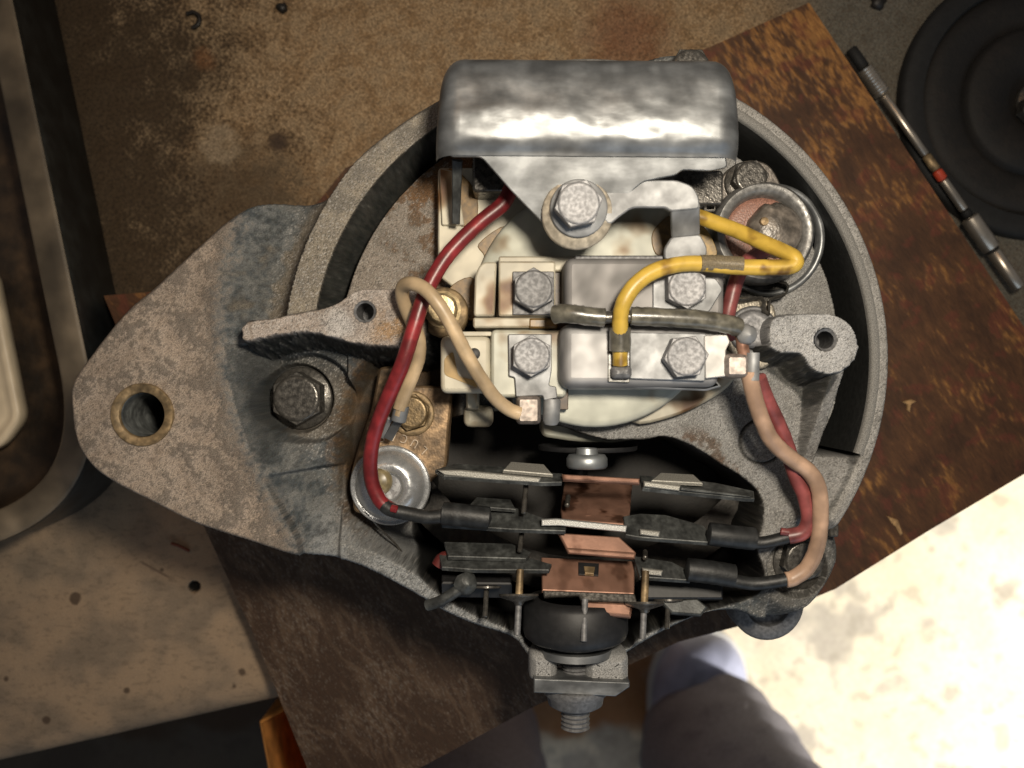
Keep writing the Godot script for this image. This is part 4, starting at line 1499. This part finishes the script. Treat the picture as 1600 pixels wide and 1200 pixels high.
# ==================================================================== rectifier pack
func rectifier():
	var hub := begin()
	lathe(hub, [V(16, 0), V(16, 260), V(0.01, 260)], P(905, 715, -340), Vector3(0, 0, 1), 28)
	var rc := obj("rectifier_pack", hub, M.bakelite, alt)
	tag(rc, "rectifier pack of dark plates and copper brackets at the open end")
	var part := func(called, list, thick, m, bevel := 1.5, rr := 0.0):
		var st := begin()
		sheet(st, list, thick, bevel, Vector3(0, 1, 0.001), rr)
		return obj(called, st, m, rc)
	# bright spacers
	var st := begin()
	lathe(st, [V(17, -16), V(18, -7), V(29, -6), V(33, 0), V(33, 12), V(30, 16), V(20, 16)], P(917, 716, -40), Vector3(0, 0, 1), 32)
	obj("spacer", st, mat("blue_zinc", Color(0.42, 0.45, 0.47), 0.42, 0.75, {"tex": "soft"}), rc)
	# heat sink plates: sloped face above, rubbed edge below
	part.call("heat_sink_plate", [680, 733, -14, 712, 722, -40, 790, 727, -40, 850, 738, -30, 880, 738, -30, 878, 752, 0, 846, 753, 6, 760, 745, 6, 694, 741, 6], 7, M.plate)
	part.call("plate_edge", [684, 735, 5, 720, 735, 9, 846, 747, 9, 842, 755, 9, 760, 750, 9, 694, 743, 7], 8, M.plate_edge, 2.0)
	part.call("plate_tab", [786, 734, -8, 798, 722, -36, 850, 725, -36, 864, 742, -8], 6, M.plate_edge, 1.5)
	part.call("heat_sink_plate", [1000, 742, -36, 1060, 744, -36, 1120, 752, -34, 1178, 766, -20, 1180, 774, 4, 1165, 778, 4, 1005, 757, 4], 7, M.plate)
	part.call("plate_edge", [1006, 752, 9, 1064, 759, 9, 1062, 768, 9, 1006, 761, 9], 8, M.plate_edge, 2.0)
	part.call("plate_edge", [1064, 760, 7, 1174, 774, 5, 1174, 779, 5, 1062, 767, 7], 8, M.plate, 2.0)
	part.call("plate_tab", [1018, 750, -4, 1032, 738, -34, 1084, 741, -34, 1098, 754, -4], 6, M.plate_edge, 1.5)
	# second row
	part.call("heat_sink_plate", [690, 790, -44, 700, 782, -44, 798, 786, -44, 850, 806, -20, 886, 812, -10, 884, 826, 6, 800, 824, 4, 690, 812, 0], 7, M.plate)
	part.call("plate_edge", [846, 812, 6, 870, 811, 8, 980, 822, 8, 978, 832, 8, 874, 822, 8, 846, 822, 6], 8, mat("bright_plate_edge", Color(0.62, 0.62, 0.6), 0.45, 0.6, {"tex": "speckle", "scale": 90.0, "bump": 0.008}), 1.5)
	part.call("plate_tab", [732, 790, -16, 744, 777, -46, 798, 780, -46, 806, 796, -16], 6, M.plate, 1.5)
	part.call("heat_sink_plate", [974, 806, -34, 1000, 801, -40, 1040, 804, -40, 1100, 818, -20, 1112, 830, 0, 1106, 850, 8, 1000, 836, 8, 978, 830, 6], 7, M.plate)
	part.call("plate_edge", [1000, 827, 9, 1032, 831, 9, 1030, 840, 9, 1000, 836, 9], 8, M.plate_edge, 2.0)
	# third row
	part.call("heat_sink_plate", [694, 846, -50, 800, 848, -50, 830, 862, -30, 822, 872, -12, 700, 868, -12], 7, M.plate)
	part.call("heat_sink_plate", [686, 866, -34, 720, 860, -30, 820, 864, -26, 862, 876, -10, 858, 888, 2, 740, 884, 2, 690, 878, -2], 7, M.plate)
	part.call("heat_sink_plate", [990, 868, -34, 1050, 876, -24, 1082, 890, -4, 1078, 908, 4, 1000, 898, 4], 7, M.plate)
	part.call("plate_edge", [1004, 888, 7, 1036, 892, 7, 1034, 901, 7, 1004, 898, 7], 8, M.plate_edge, 2.0)
	# copper brackets
	part.call("copper_bracket", [878, 740, 4, 1000, 747, 4, 1000, 755, 8, 880, 749, 8], 10, M.copper, 2.5)
	part.call("copper_bracket", [882, 750, -210, 988, 756, -194, 984, 802, -65, 974, 818, -20, 878, 812, -37, 876, 796, -82], 6, M.copper, 2.0)
	part.call("copper_rib", [918, 770, -150, 926, 770, -150, 924, 806, -49, 914, 806, -49], 4, M.copper, 1.5)
	part.call("copper_bracket", [872, 832, -14, 968, 838, -14, 994, 862, -2, 990, 872, 2, 888, 862, 2], 8, M.copper, 2.5)
	part.call("copper_lip", [884, 857, 7, 994, 865, 7, 992, 874, 7, 888, 866, 7], 8, M.copper, 3.0)
	part.call("copper_bracket", [846, 870, -60, 992, 876, -60, 991, 928, 0, 847, 922, 0], 6, M.copper, 2.0)
	part.call("bracket_hole", [904, 878, -48, 936, 880, -48, 935, 899, -26, 904, 897, -26], 4, M.bakelite, 0.5)
	part.call("clip_pin", [912, 884, -40, 930, 885, -40, 928, 896, -24, 914, 895, -24], 5, M.brass, 1.0)
	part.call("bracket_foot", [848, 922, 2, 992, 928, 2, 996, 942, 10, 908, 938, 10, 904, 930, 6, 850, 934, 4], 8, M.dark_steel, 2.0)
	part.call("copper_lip", [908, 938, 12, 990, 942, 12, 986, 964, 22, 912, 956, 22], 10, M.copper, 4.0)
	# small tags behind the brackets
	part.call("diode_body", [690, 896, -60, 800, 896, -60, 800, 912, -40, 690, 910, -40], 30, M.bakelite, 3.0)
	part.call("diode_body", [1000, 906, -60, 1130, 906, -60, 1130, 936, -50, 1000, 936, -50], 30, M.bakelite, 3.0)
	# axial insulator, washers, threaded rod, clamp plate, nut, stud (axis towards the person)
	var ax := Vector3(0, 0, 1)
	var q := P(899, 936, -50)
	st = begin()
	lathe(st, [V(60, -4), V(78, -2), V(84, 6), V(85, 48), V(82, 58), V(74, 64), V(50, 64)], q, ax, 48)
	obj("insulator_bush", st, M.bakelite, rc)
	st = begin()
	lathe(st, [V(40, 62), V(46, 64), V(46, 74), V(40, 76), V(20, 76)], q, ax, 36)
	obj("washer", st, M.steel, rc)
	st = begin()
	lathe(st, [V(40, 76), V(58, 77), V(59, 88), V(40, 90), V(20, 90)], q, ax, 40)
	obj("washer", st, M.zinc, rc)
	st = begin()
	var prof := [V(21, 84)]
	for i in 9:
		prof.append(V(19.5, 90 + i * 6))
		prof.append(V(22.5, 93 + i * 6))
	prof.append(V(20, 146))
	lathe(st, prof, q, ax, 28)
	obj("threaded_rod", st, M.steel, rc)
	st = begin()
	sheet(st, [834, 1060, -4, 984, 1066, -4, 984, 1074, -4, 962, 1089, -4, 834, 1083, -4], 60, 2.0)
	obj("clamp_plate", st, M.zinc, rc)
	st = begin()
	lathe(st, [V(40, 138), V(52, 140), V(52, 150), V(46, 156), V(44, 168), V(34, 174), V(18, 174)], q, ax, 36)
	obj("flange_nut", st, M.steel, rc)
	st = begin()
	prof = [V(21, 172)]
	for i in 5:
		prof.append(V(20.5, 176 + i * 7))
		prof.append(V(23.5, 179 + i * 7))
	prof.append_array([V(20, 208), V(16, 211), V(0.01, 211)])
	lathe(st, prof, q, ax, 28)
	obj("stud_end", st, M.steel, rc)
	# diode leads with their discs
	for l in [[813, 890, 808, 992, 24, 931, M.brass], [1009, 892, 1004, 998, 24, 943, M.brass], [914, 936, 912, 1002, 40, 0, M.steel]]:
		st = begin()
		tube(st, [P(l[0], l[1], l[4] - 20), P(l[2], l[3], l[4])], 5.0, 10, 4)
		var lead := obj("diode_lead", st, M.steel, rc)
		if l[5] > 0:
			var mid := P(lerpf(l[0], l[2], 0.45), l[5], l[4] - 10)
			st = begin()
			lathe(st, [V(8, -2), V(30, -3), V(31, 0), V(28, 3), V(9, 9), V(6, 14)], mid, Vector3(0, 0.22, 1), 24)
			obj("lead_disc", st, M.dark_steel, lead)
			st = begin()
			tube(st, [P(l[0], l[1], l[4] - 19), mid], 5.8, 10, 4)
			obj("brass_lead", st, l[6], lead)
	for l in [[760, 918, 758, 964, 0], [1044, 938, 1042, 982, 0], [822, 757, 818, 802, 0], [816, 822, 812, 862, -10], [1008, 862, 1008, 872, -10], [888, 776, 886, 790, -40]]:
		st = begin()
		tube(st, [P(l[0], l[1], l[4] - 30), P(l[2], l[3], l[4])], 4.2, 8, 3)
		var lead := obj("diode_lead", st, M.dark_steel, rc)
		if l[1] > 900:
			st = begin()
			lathe(st, [V(5, -2), V(24, -2), V(24, 1), V(5, 3)], P(l[0], l[1], -26), Vector3(0, 0.22, 1), 20)
			obj("lead_disc", st, M.dark_steel, lead)
	st = begin()
	tube(st, [P(684, 884, -40), P(694, 872, -40), P(716, 872, -44)], 11.0, 10, 4)
	obj("red_lead_end", st, mat("dark_red", Color(0.12, 0.015, 0.012), 0.5, 0.0, {"tex": "soft"}), rc)
	# small dark lever at the lower left
	st = begin()
	tube(st, [P(738, 908, -10), P(716, 922, -6), P(690, 938, -10), P(668, 946, -20)], 9.0, 10, 5)
	tag(obj("bent_tag", st, M.plate, rc), "bent dark tag at the left end")
	st = begin()
	lathe(st, [V(0.01, -12), V(13, -9), V(19, 0), V(14, 10), V(0.01, 14)], P(728, 912, -6), Vector3(0.4, 1, 0), 16, 0.2)
	obj("tag_blob", st, M.plate, rc)
	st = begin()
	sheet(st, [1030, 938, -20, 1090, 934, -20, 1106, 948, -14, 1096, 962, -10, 1050, 958, -10], 12, 3.0)
	obj("bent_tag", st, M.plate, rc)


# ==================================================================== leads
func wires():
	# red lead on the left
	var r := wire("red_lead", [800, 290, 70, 786, 318, 74, 752, 346, 78, 716, 380, 84, 690, 412, 86, 664, 460, 88, 646, 515, 90, 628, 570, 84, 606, 622, 64, 588, 668, 40, 579, 712, 22, 581, 752, 10, 594, 782, 4, 612, 797, 2], 11.5, M.red, alt)
	tag(r, "thick red lead running down the left side")
	wire("lead_sleeve", [600, 789, 4, 612, 797, 6, 640, 803, 6, 668, 808, 8, 696, 806, 8], 11.0, M.black, r)
	wire("heat_shrink", [692, 802, 10, 730, 806, 12, 764, 810, 12], 18.0, M.black, r)
	wire("red_core", [612, 794, 16, 620, 796, 18], 6.0, M.red, r)
	# tan lead
	var t := wire("tan_lead", [812, 646, 66, 796, 640, 70, 774, 622, 84, 752, 592, 100, 730, 556, 110, 706, 510, 122, 684, 474, 128, 664, 452, 124, 644, 443, 112, 630, 448, 92, 630, 470, 70, 642, 500, 50, 654, 528, 32, 654, 560, 20, 642, 594, 12, 630, 622, 6, 624, 640, 4], 10.5, M.tan, alt)
	tag(t, "tan lead looped over the red lead on the left")
	wire("bare_core", [626, 636, 5, 622, 650, 4], 7.0, M.tan, t)
	# yellow lead on the right
	var y := wire("yellow_lead", [1090, 338, 60, 1112, 346, 66, 1150, 360, 82, 1190, 378, 104, 1224, 393, 124, 1240, 402, 134, 1243, 411, 136, 1232, 417, 136, 1200, 418, 136, 1150, 417, 136, 1096, 412, 140, 1056, 414, 144, 1020, 425, 148, 992, 446, 150, 974, 474, 148, 969, 500, 138, 969, 520, 126], 11.5, M.yellow, alt, 0.05)
	tag(y, "yellow lead bent sharply at the right and clamped on the front can")
	wire("grey_sleeve", [969, 512, 124, 969, 548, 120], 15.5, M.sleeve, y)
	wire("lead_tail", [969, 546, 119, 969, 571, 117], 11.0, M.yellow, y)
	var st := begin()
	ring_loft(st, rect(956, 571, 988, 592, 124, 7), [V(0, 100), V(0, 116), V(-3, 122), V(-8, 124)])
	obj("clip_end", st, M.steel, y)
	# worn grey patch along the top run
	wire("worn_patch", [1094, 411, 142, 1120, 412, 139, 1160, 414, 138], 11.9, mat("worn_yellow", Color(0.2, 0.16, 0.1), 0.35, 0.0, {"tex": "speckle", "scale": 60.0}), y, 0.1)
	# red lead from the suppressor
	var rs := wire("red_lead", [1200, 388, 20, 1182, 398, 30, 1162, 414, 40, 1150, 440, 44, 1142, 470, 44, 1136, 500, 40, 1140, 530, 30], 11.5, M.pink, alt)
	tag(rs, "short red lead from the suppressor cup to behind the cans")
	# two leads down the right
	var a := wire("beige_lead", [1170, 580, 108, 1176, 610, 100, 1188, 650, 84, 1206, 688, 66, 1236, 716, 50, 1264, 737, 40, 1279, 763, 34, 1282, 805, 26, 1277, 852, 14, 1262, 886, 6, 1240, 903, 2, 1228, 906, 2], 12.5, M.flesh, alt)
	tag(a, "pinkish beige lead crossing over the red one at the right")
	wire("lead_sleeve", [1238, 903, 2, 1216, 908, 0, 1180, 912, -4, 1150, 908, -4, 1130, 902, -4], 10.5, M.black, a)
	wire("heat_shrink", [1074, 890, 2, 1110, 894, 2, 1146, 900, 0], 18.5, M.black, a)
	var b := wire("red_lead", [1184, 590, 84, 1196, 622, 70, 1214, 660, 52, 1230, 700, 34, 1244, 745, 22, 1258, 776, 16, 1264, 812, 12, 1254, 832, 8, 1232, 838, 4], 12.5, M.pink, alt)
	tag(b, "faded red lead twisted behind the beige one at the right")
	wire("lead_sleeve", [1240, 836, 4, 1220, 842, 4, 1190, 848, 0, 1160, 846, 0], 10.0, M.black, b)
	wire("heat_shrink", [1108, 834, 8, 1140, 838, 8, 1178, 842, 4], 18.0, M.black, b)
	wire("red_core", [1220, 830, 12, 1232, 832, 13], 6.0, M.pink, b)
	# loose hair-thin wire in the bowl
	wire("stray_strand", [566, 792, -70, 590, 822, -90, 618, 850, -120, 640, 880, -140, 656, 900, -150], 1.8, M.dark_steel, alt)


# ==================================================================== board, tray, drum, tool
func bench_things():
	# oily board
	var c0 := R(162, 462, BOARD)
	var c1 := R(1264, 4, BOARD)
	var outline := PackedVector2Array([c0, R(236, 456, BOARD), R(304, 470, BOARD), R(420, 400, BOARD), R(500, 312, BOARD), R(540, 262, BOARD), R(576, 248, BOARD), R(1108, 74, BOARD), c1, c1 + (R(1606, 520, BOARD) - c1) * 1.1])
	# chipped front edge
	for k in [[1760, 648], [1600, 741], [1450, 830], [1306, 920], [1180, 972], [1060, 1003], [985, 1038], [834, 1104], [656, 1200], [540, 1262], [482, 1205], [396, 990], [322, 830], [236, 640]]:
		outline.append(R(k[0], k[1], BOARD))
	var lo := outline[0]
	var hi := outline[0]
	for p in outline:
		lo = lo.min(p)
		hi = hi.max(p)
	var gd := (R(1606, 520, BOARD) - c1).normalized()
	var gx := Vector2(gd.y, -gd.x)
	var wood := func(u, v):
		var x: float = lo.x + (hi.x - lo.x) * u
		var y: float = lo.y + (hi.y - lo.y) * v
		var q := Vector2(x, y)
		var g := q.dot(gd)
		var s := q.dot(gx)
		var warp := nz_d.get_noise_2d(x, y) * 30.0
		var streak := nz_b.get_noise_2d((s + warp) * 0.55, g * 0.07)
		var fibre := nz_c.get_noise_2d(s * 1.2, g * 0.1)
		var mid := nz_a.get_noise_2d(x * 0.32, y * 0.32)
		var big := nz_d.get_noise_2d(x * 0.8 + 900.0, y * 0.8)
		var hatch := nz_b.get_noise_2d(s * 0.9, g * 0.3)
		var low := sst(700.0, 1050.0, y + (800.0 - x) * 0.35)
		var c := Color(0.05, 0.021, 0.009).lerp(Color(0.1, 0.042, 0.016), clampf(0.5 + mid * 0.8 + streak * 0.5, 0, 1))
		var worn := sst(0.1, 0.7, mid * 0.4 + streak * 0.35 + hatch * 0.6 + big * 0.4 + 0.6 * blot(x, y, 1500, -150, 230, 220) - 0.08)
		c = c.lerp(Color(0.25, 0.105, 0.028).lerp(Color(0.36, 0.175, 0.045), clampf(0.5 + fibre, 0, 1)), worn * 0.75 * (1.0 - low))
		c = c.lerp(Color(0.13, 0.03, 0.017), 0.5 * sst(0.1, 0.5, nz_a.get_noise_2d(x * 0.8 + 300.0, y * 0.8) + 0.3 * big) * (1.0 - low))
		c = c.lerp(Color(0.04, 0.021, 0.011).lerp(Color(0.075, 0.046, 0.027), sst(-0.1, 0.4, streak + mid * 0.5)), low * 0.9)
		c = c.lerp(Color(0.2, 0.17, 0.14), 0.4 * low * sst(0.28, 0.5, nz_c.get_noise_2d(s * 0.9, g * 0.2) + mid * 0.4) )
		for k in [[1330, 20, 20, 30]]:
			var p := R(k[0], k[1], BOARD)
			var d: float = Vector2((q - p).dot(gx) / k[2], (q - p).dot(gd) / k[3]).length() + nz_b.get_noise_2d(x, y) * 0.7
			c = c.lerp(Color(0.55, 0.34, 0.14), 0.85 * (1.0 - sst(0.7, 1.0, d)))
		c *= 1.0 + 0.45 * fibre + 0.2 * nz_c.get_noise_2d(x, y)
		return c
	var wt := picture(1150, 950, wood)
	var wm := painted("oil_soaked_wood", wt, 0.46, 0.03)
	var st := begin()
	var xf := PLAN
	# top with picture coordinates: triangulated separately so that the wood follows the plank
	var ids := Geometry2D.triangulate_polygon(outline)
	var n3 := Vector3(0, 1, 0)
	st.set_smooth_group(-1)
	for i in range(0, ids.size(), 3):
		var t := [outline[ids[i]], outline[ids[i + 1]], outline[ids[i + 2]]]
		var va := W(t[0].x, t[0].y, BOARD)
		var vb := W(t[1].x, t[1].y, BOARD)
		var vc := W(t[2].x, t[2].y, BOARD)
		var order := [0, 1, 2] if (va - vc).cross(va - vb).y > 0.0 else [0, 2, 1]
		for k in order:
			st.set_normal(n3)
			st.set_uv(Vector2((t[k].x - lo.x) / (hi.x - lo.x), (t[k].y - lo.y) / (hi.y - lo.y)))
			st.add_vertex(W(t[k].x, t[k].y, BOARD))
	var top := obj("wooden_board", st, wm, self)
	tag(top, "thick oil soaked wooden board with worn orange patches under the alternator", "board")
	st = begin()
	prism(st, outline, BOARD - 112.0, BOARD - 1.0, 4.0)
	obj("board_edge", st, mat("dark_board_side", Color(0.09, 0.045, 0.018), 0.7, 0.0, {"tex": "grain", "scale": 12.0, "bump": 0.02}), top)

	# steel tray on the left
	var e2 := (R(136, 568, -456) - R(18, 0, -456)).normalized()
	var e1 := Vector2(e2.y, -e2.x)
	var right_at := R(137, 572, -456)
	var foot := right_at + e2 * 320.0
	var quadp := PackedVector2Array([foot, foot - e1 * 900.0, foot - e1 * 900.0 - e2 * 1500.0, foot - e2 * 1500.0])
	var poly := rounded(quadp, 330.0, 20)
	st = begin()
	ring_loft(st, poly, [V(-14, SLAB + 2), V(-2, SLAB + 14), V(0, -480), V(4, -466), V(2, -456)], PLAN, false)
	var tr := obj("steel_tray", st, M.tray_side, self)
	tag(tr, "shallow dirty metal tray with rounded corner left of the alternator", "tray")
	st = begin()
	ring_loft(st, poly, [V(2, -457), V(0, -455), V(-6, -453), V(-52, -453), V(-58, -456), V(-60, -462)], PLAN, false)
	obj("tray_rim", st, M.tray, tr)
	st = begin()
	ring_loft(st, poly, [V(-59, -460), V(-66, -560), V(-84, -600), V(-110, -610), V(-180, -612)], PLAN, true)
	obj("tray_floor", st, M.tray_floor, tr)
	# cream lid lying in the tray
	var lidp := pp([-260, 420, -14, 420, 8, 520, 30, 636, 33, 655, 24, 678, 0, 700, -260, 760], -520)
	st = begin()
	ring_loft(st, rounded(PackedVector2Array([lidp[0], lidp[1], lidp[4], lidp[6], lidp[7]]), 26.0, 8), [V(-6, -560), V(0, -556), V(0, -526), V(-4, -520), V(-16, -520), V(-20, -524), V(-30, -525)])
	tag(obj("enamel_lid", st, M.lid, self), "cream enamel lid with rounded corner lying in the tray", "lid")

	# dark drum at the upper right
	var dc := P(1622, 158, -662)
	st = begin()
	lathe(st, [V(314, -30), V(316, -10), V(314, 4), V(304, 10), V(284, 11), V(266, 8), V(260, -6)], dc, Vector3(0, 1, 0), 72)
	var dr := obj("brake_drum", st, M.drum_rim, self)
	tag(dr, "dark oily round iron drum at the upper right beyond the board", "drum")
	st = begin()
	lathe(st, [V(262, -8), V(254, 2), V(230, 4), V(186, 0), V(172, -8), V(166, 6), V(158, 12), V(126, 12), V(74, 6), V(62, -10), V(0.01, -10)], dc, Vector3(0, 1, 0), 64)
	obj("drum_face", st, M.drum, dr)
	st = begin()
	lathe(st, disc_prof(46, -12, 0, 3), dc, Vector3(0, 1, 0), 32)
	hex_head(st, dc + Vector3(-0.004, 0, 0.004), 30, 34, 0.3)
	obj("drum_nut", st, M.dark_steel, dr)

	# chrome socket tool beside the board
	var ta := P(1329, 76, -622)
	var tb := P(1587, 442, -622)
	var td := tb - ta
	var tl := td.length() / U
	var cuts := [[0.0, 0.085, 15.0, M.drum_rim, "driver_tip"], [0.085, 0.2, 22.0, M.chrome, "knurled_grip"], [0.2, 0.455, 10.5, M.chrome, "shaft"], [0.455, 0.52, 12.0, M.brass, "shaft_collar"], [0.52, 0.56, 13.0, M.red_paint, "red_band"], [0.56, 0.69, 11.5, M.chrome, "shaft"], [0.69, 0.72, 13.0, M.drum_rim, "shaft_collar"], [0.72, 0.855, 23.0, M.chrome, "socket"], [0.855, 0.865, 18.0, M.drum_rim, "socket_groove"], [0.865, 1.02, 17.0, M.chrome, "socket"]]
	var tool := Node3D.new()
	tool.name = "socket_driver"
	add_child(tool)
	tag(tool, "chrome extension bar with a red band lying beside the right edge of the board", "tool")
	for k in cuts:
		st = begin()
		var l0: float = tl * k[0]
		var l1: float = tl * k[1]
		var rr: float = k[2] * 0.86
		var pf := [V(rr - 4.0, l0), V(rr, l0 + 3.0), V(rr, l1 - 3.0), V(rr - 3.0, l1), V(0.01, l1)]
		if k[4] == "knurled_grip":
			pf = [V(rr - 5.0, l0)]
			for i in 9:
				pf.append(V(rr, lerpf(l0, l1, (i + 0.3) / 9.5)))
				pf.append(V(rr - 2.0, lerpf(l0, l1, (i + 0.8) / 9.5)))
			pf.append(V(0.01, l1))
		lathe(st, pf, ta, td, 24)
		obj(k[4], st, k[3], tool)
	# orange timber under the bench
	st = begin()
	prism(st, rounded(pp([404, 1128, 474, 1090, 540, 1290, 440, 1320], -830), 6), -1200, -830, 6)
	var tim := obj("orange_timber", st, M.orange_wood, self)
	tag(tim, "bare orange timber post showing below the sheet metal lip", "timber")
	# crumbs and swarf on the concrete, splinters on the board
	var soot := mat("black_swarf", Color(0.02, 0.017, 0.014), 0.5, 0.2, {"tex": "grain"})
	st = begin()
	tube(st, [P(292, 22, SLAB + 6), P(302, 19, SLAB + 8), P(311, 26, SLAB + 8), P(310, 38, SLAB + 8), P(300, 44, SLAB + 6)], 5.5, 8, 4, 0.5)
	tag(obj("swarf_curl", st, soot, self), "small black curl of swarf on the concrete near the tray", "swarf")
	st = begin()
	lathe(st, [V(0.01, -4), V(13, -2), V(11, 6), V(6, 10), V(0.01, 11)], P(441, 12, SLAB + 4), Vector3(0.1, 1, 0), 12, 0.6)
	tag(obj("black_crumb", st, soot, self), "black crumb on the concrete at the top edge left of the cover", "crumb")
	st = begin()
	lathe(st, [V(0.01, -4), V(19, -2), V(17, 6), V(8, 12), V(0.01, 13)], P(1372, 3, SLAB + 4), Vector3(0.1, 1, 0), 14, 0.5)
	tag(obj("black_crumb", st, soot, self), "black crumb on the concrete between the board and the drum", "crumb")
	var split := mat("pale_splinter", Color(0.5, 0.3, 0.13), 0.8, 0.0, {"tex": "grain", "scale": 40.0})
	st = begin()
	prism(st, pp([1410, 628, 1424, 624, 1432, 627, 1424, 632, 1422, 644, 1418, 641, 1418, 632], BOARD + 6), BOARD - 1, BOARD + 6, 1.5)
	tag(obj("wood_splinter", st, split, self), "upper pale splinter on the board right of the housing", "splinter")
	st = begin()
	prism(st, pp([1386, 806, 1396, 810, 1403, 812, 1411, 834, 1407, 837, 1400, 824, 1394, 818], BOARD + 6), BOARD - 1, BOARD + 6, 1.5)
	tag(obj("wood_splinter", st, split, self), "lower pale splinter near the front edge of the board", "splinter")
	# twig on the sheet metal
	st = begin()
	tube(st, [P(268, 849, SLAB + 14), P(280, 853, SLAB + 15), P(296, 861, SLAB + 14)], 3.6, 8, 4)
	tag(obj("red_twig", st, mat("red_twig", Color(0.16, 0.04, 0.02), 0.6, 0.0, {}), self), "short dark red twig lying on the beige sheet metal", "twig")


# ==================================================================== person at the bench
func person():
	var p := Node3D.new()
	p.name = "person"
	add_child(p)
	tag(p, "person standing at the bench in dark trousers and pale blue shoes", "person")
	for s in [[1185.0, 2170.0, 1150.0, 1.0], [-250.0, 2160.0, -215.0, -1.0]]:
		var st := begin()
		var rings := []
		var cx: float = 800.0 + s[0]
		var cy: float = 600.0 + s[1]
		var levels := []
		var radii := []
		for i in 52:
			levels.append(-4020.0 + i * 75.0)
			radii.append((400.0 + 50.0 * minf(1.0, i / 2.0)) - 25.0 * sin(minf(i / 26.0, 1.0) * PI) + maxf(0.0, (i - 28) * 4.5))
		var nr := 40
		for i in levels.size():
			var ring := []
			for k in nr:
				var a := TAU * k / nr
				var fold := 1.0 + 0.1 * nz_a.get_noise_2d(cos(a) * 60.0 + s[0], levels[i] * 0.1 + sin(a) * 60.0) + 0.035 * sin(levels[i] * 0.02 + a * 2.0)
				var rad: float = radii[i] * fold
				ring.append(W(cx + cos(a) * rad + (levels[i] + 4000.0) * 0.008 * s[3], cy + sin(a) * rad * 1.05 + (levels[i] + 4000.0) * 0.04, levels[i] + 30.0 * nz_a.get_noise_2d(k * 9.0, s[0])))
			rings.append(ring)
		for i in levels.size() - 1:
			for k in nr:
				var l := (k + 1) % nr
				var n0: Vector3 = Vector3(cos(TAU * k / nr), 0.06, sin(TAU * k / nr)).normalized()
				var n1: Vector3 = Vector3(cos(TAU * l / nr), 0.06, sin(TAU * l / nr)).normalized()
				quad(st, rings[i][k], rings[i][l], rings[i + 1][l], rings[i + 1][k], n0, n1, n1, n0)
		obj("trouser_leg", st, M.cloth, p)
		# shoe
		st = begin()
		var sx: float = 800.0 + s[2]
		var toe: float = 600.0 + s[1] - 610.0
		var sp := smoothed(PackedVector2Array([Vector2(sx - 180, toe + 40), Vector2(sx - 60, toe - 25), Vector2(sx + 90, toe - 25), Vector2(sx + 230, toe + 60), Vector2(sx + 300, toe + 300), Vector2(sx + 280, toe + 900), Vector2(sx + 240, toe + 1400), Vector2(sx, toe + 1520), Vector2(sx - 240, toe + 1400), Vector2(sx - 270, toe + 900), Vector2(sx - 290, toe + 300)]), 5)
		ring_loft(st, sp, [V(-10, -4240), V(-10, -4160), V(-30, -4080), V(-80, -4010), V(-150, -3970)])
		var shoe := obj("shoe", st, M.shoe, p)
		st = begin()
		ring_loft(st, sp, [V(0, -4302), V(14, -4296), V(14, -4240), V(4, -4230), V(-20, -4228)])
		obj("sole", st, M.sole, shoe)
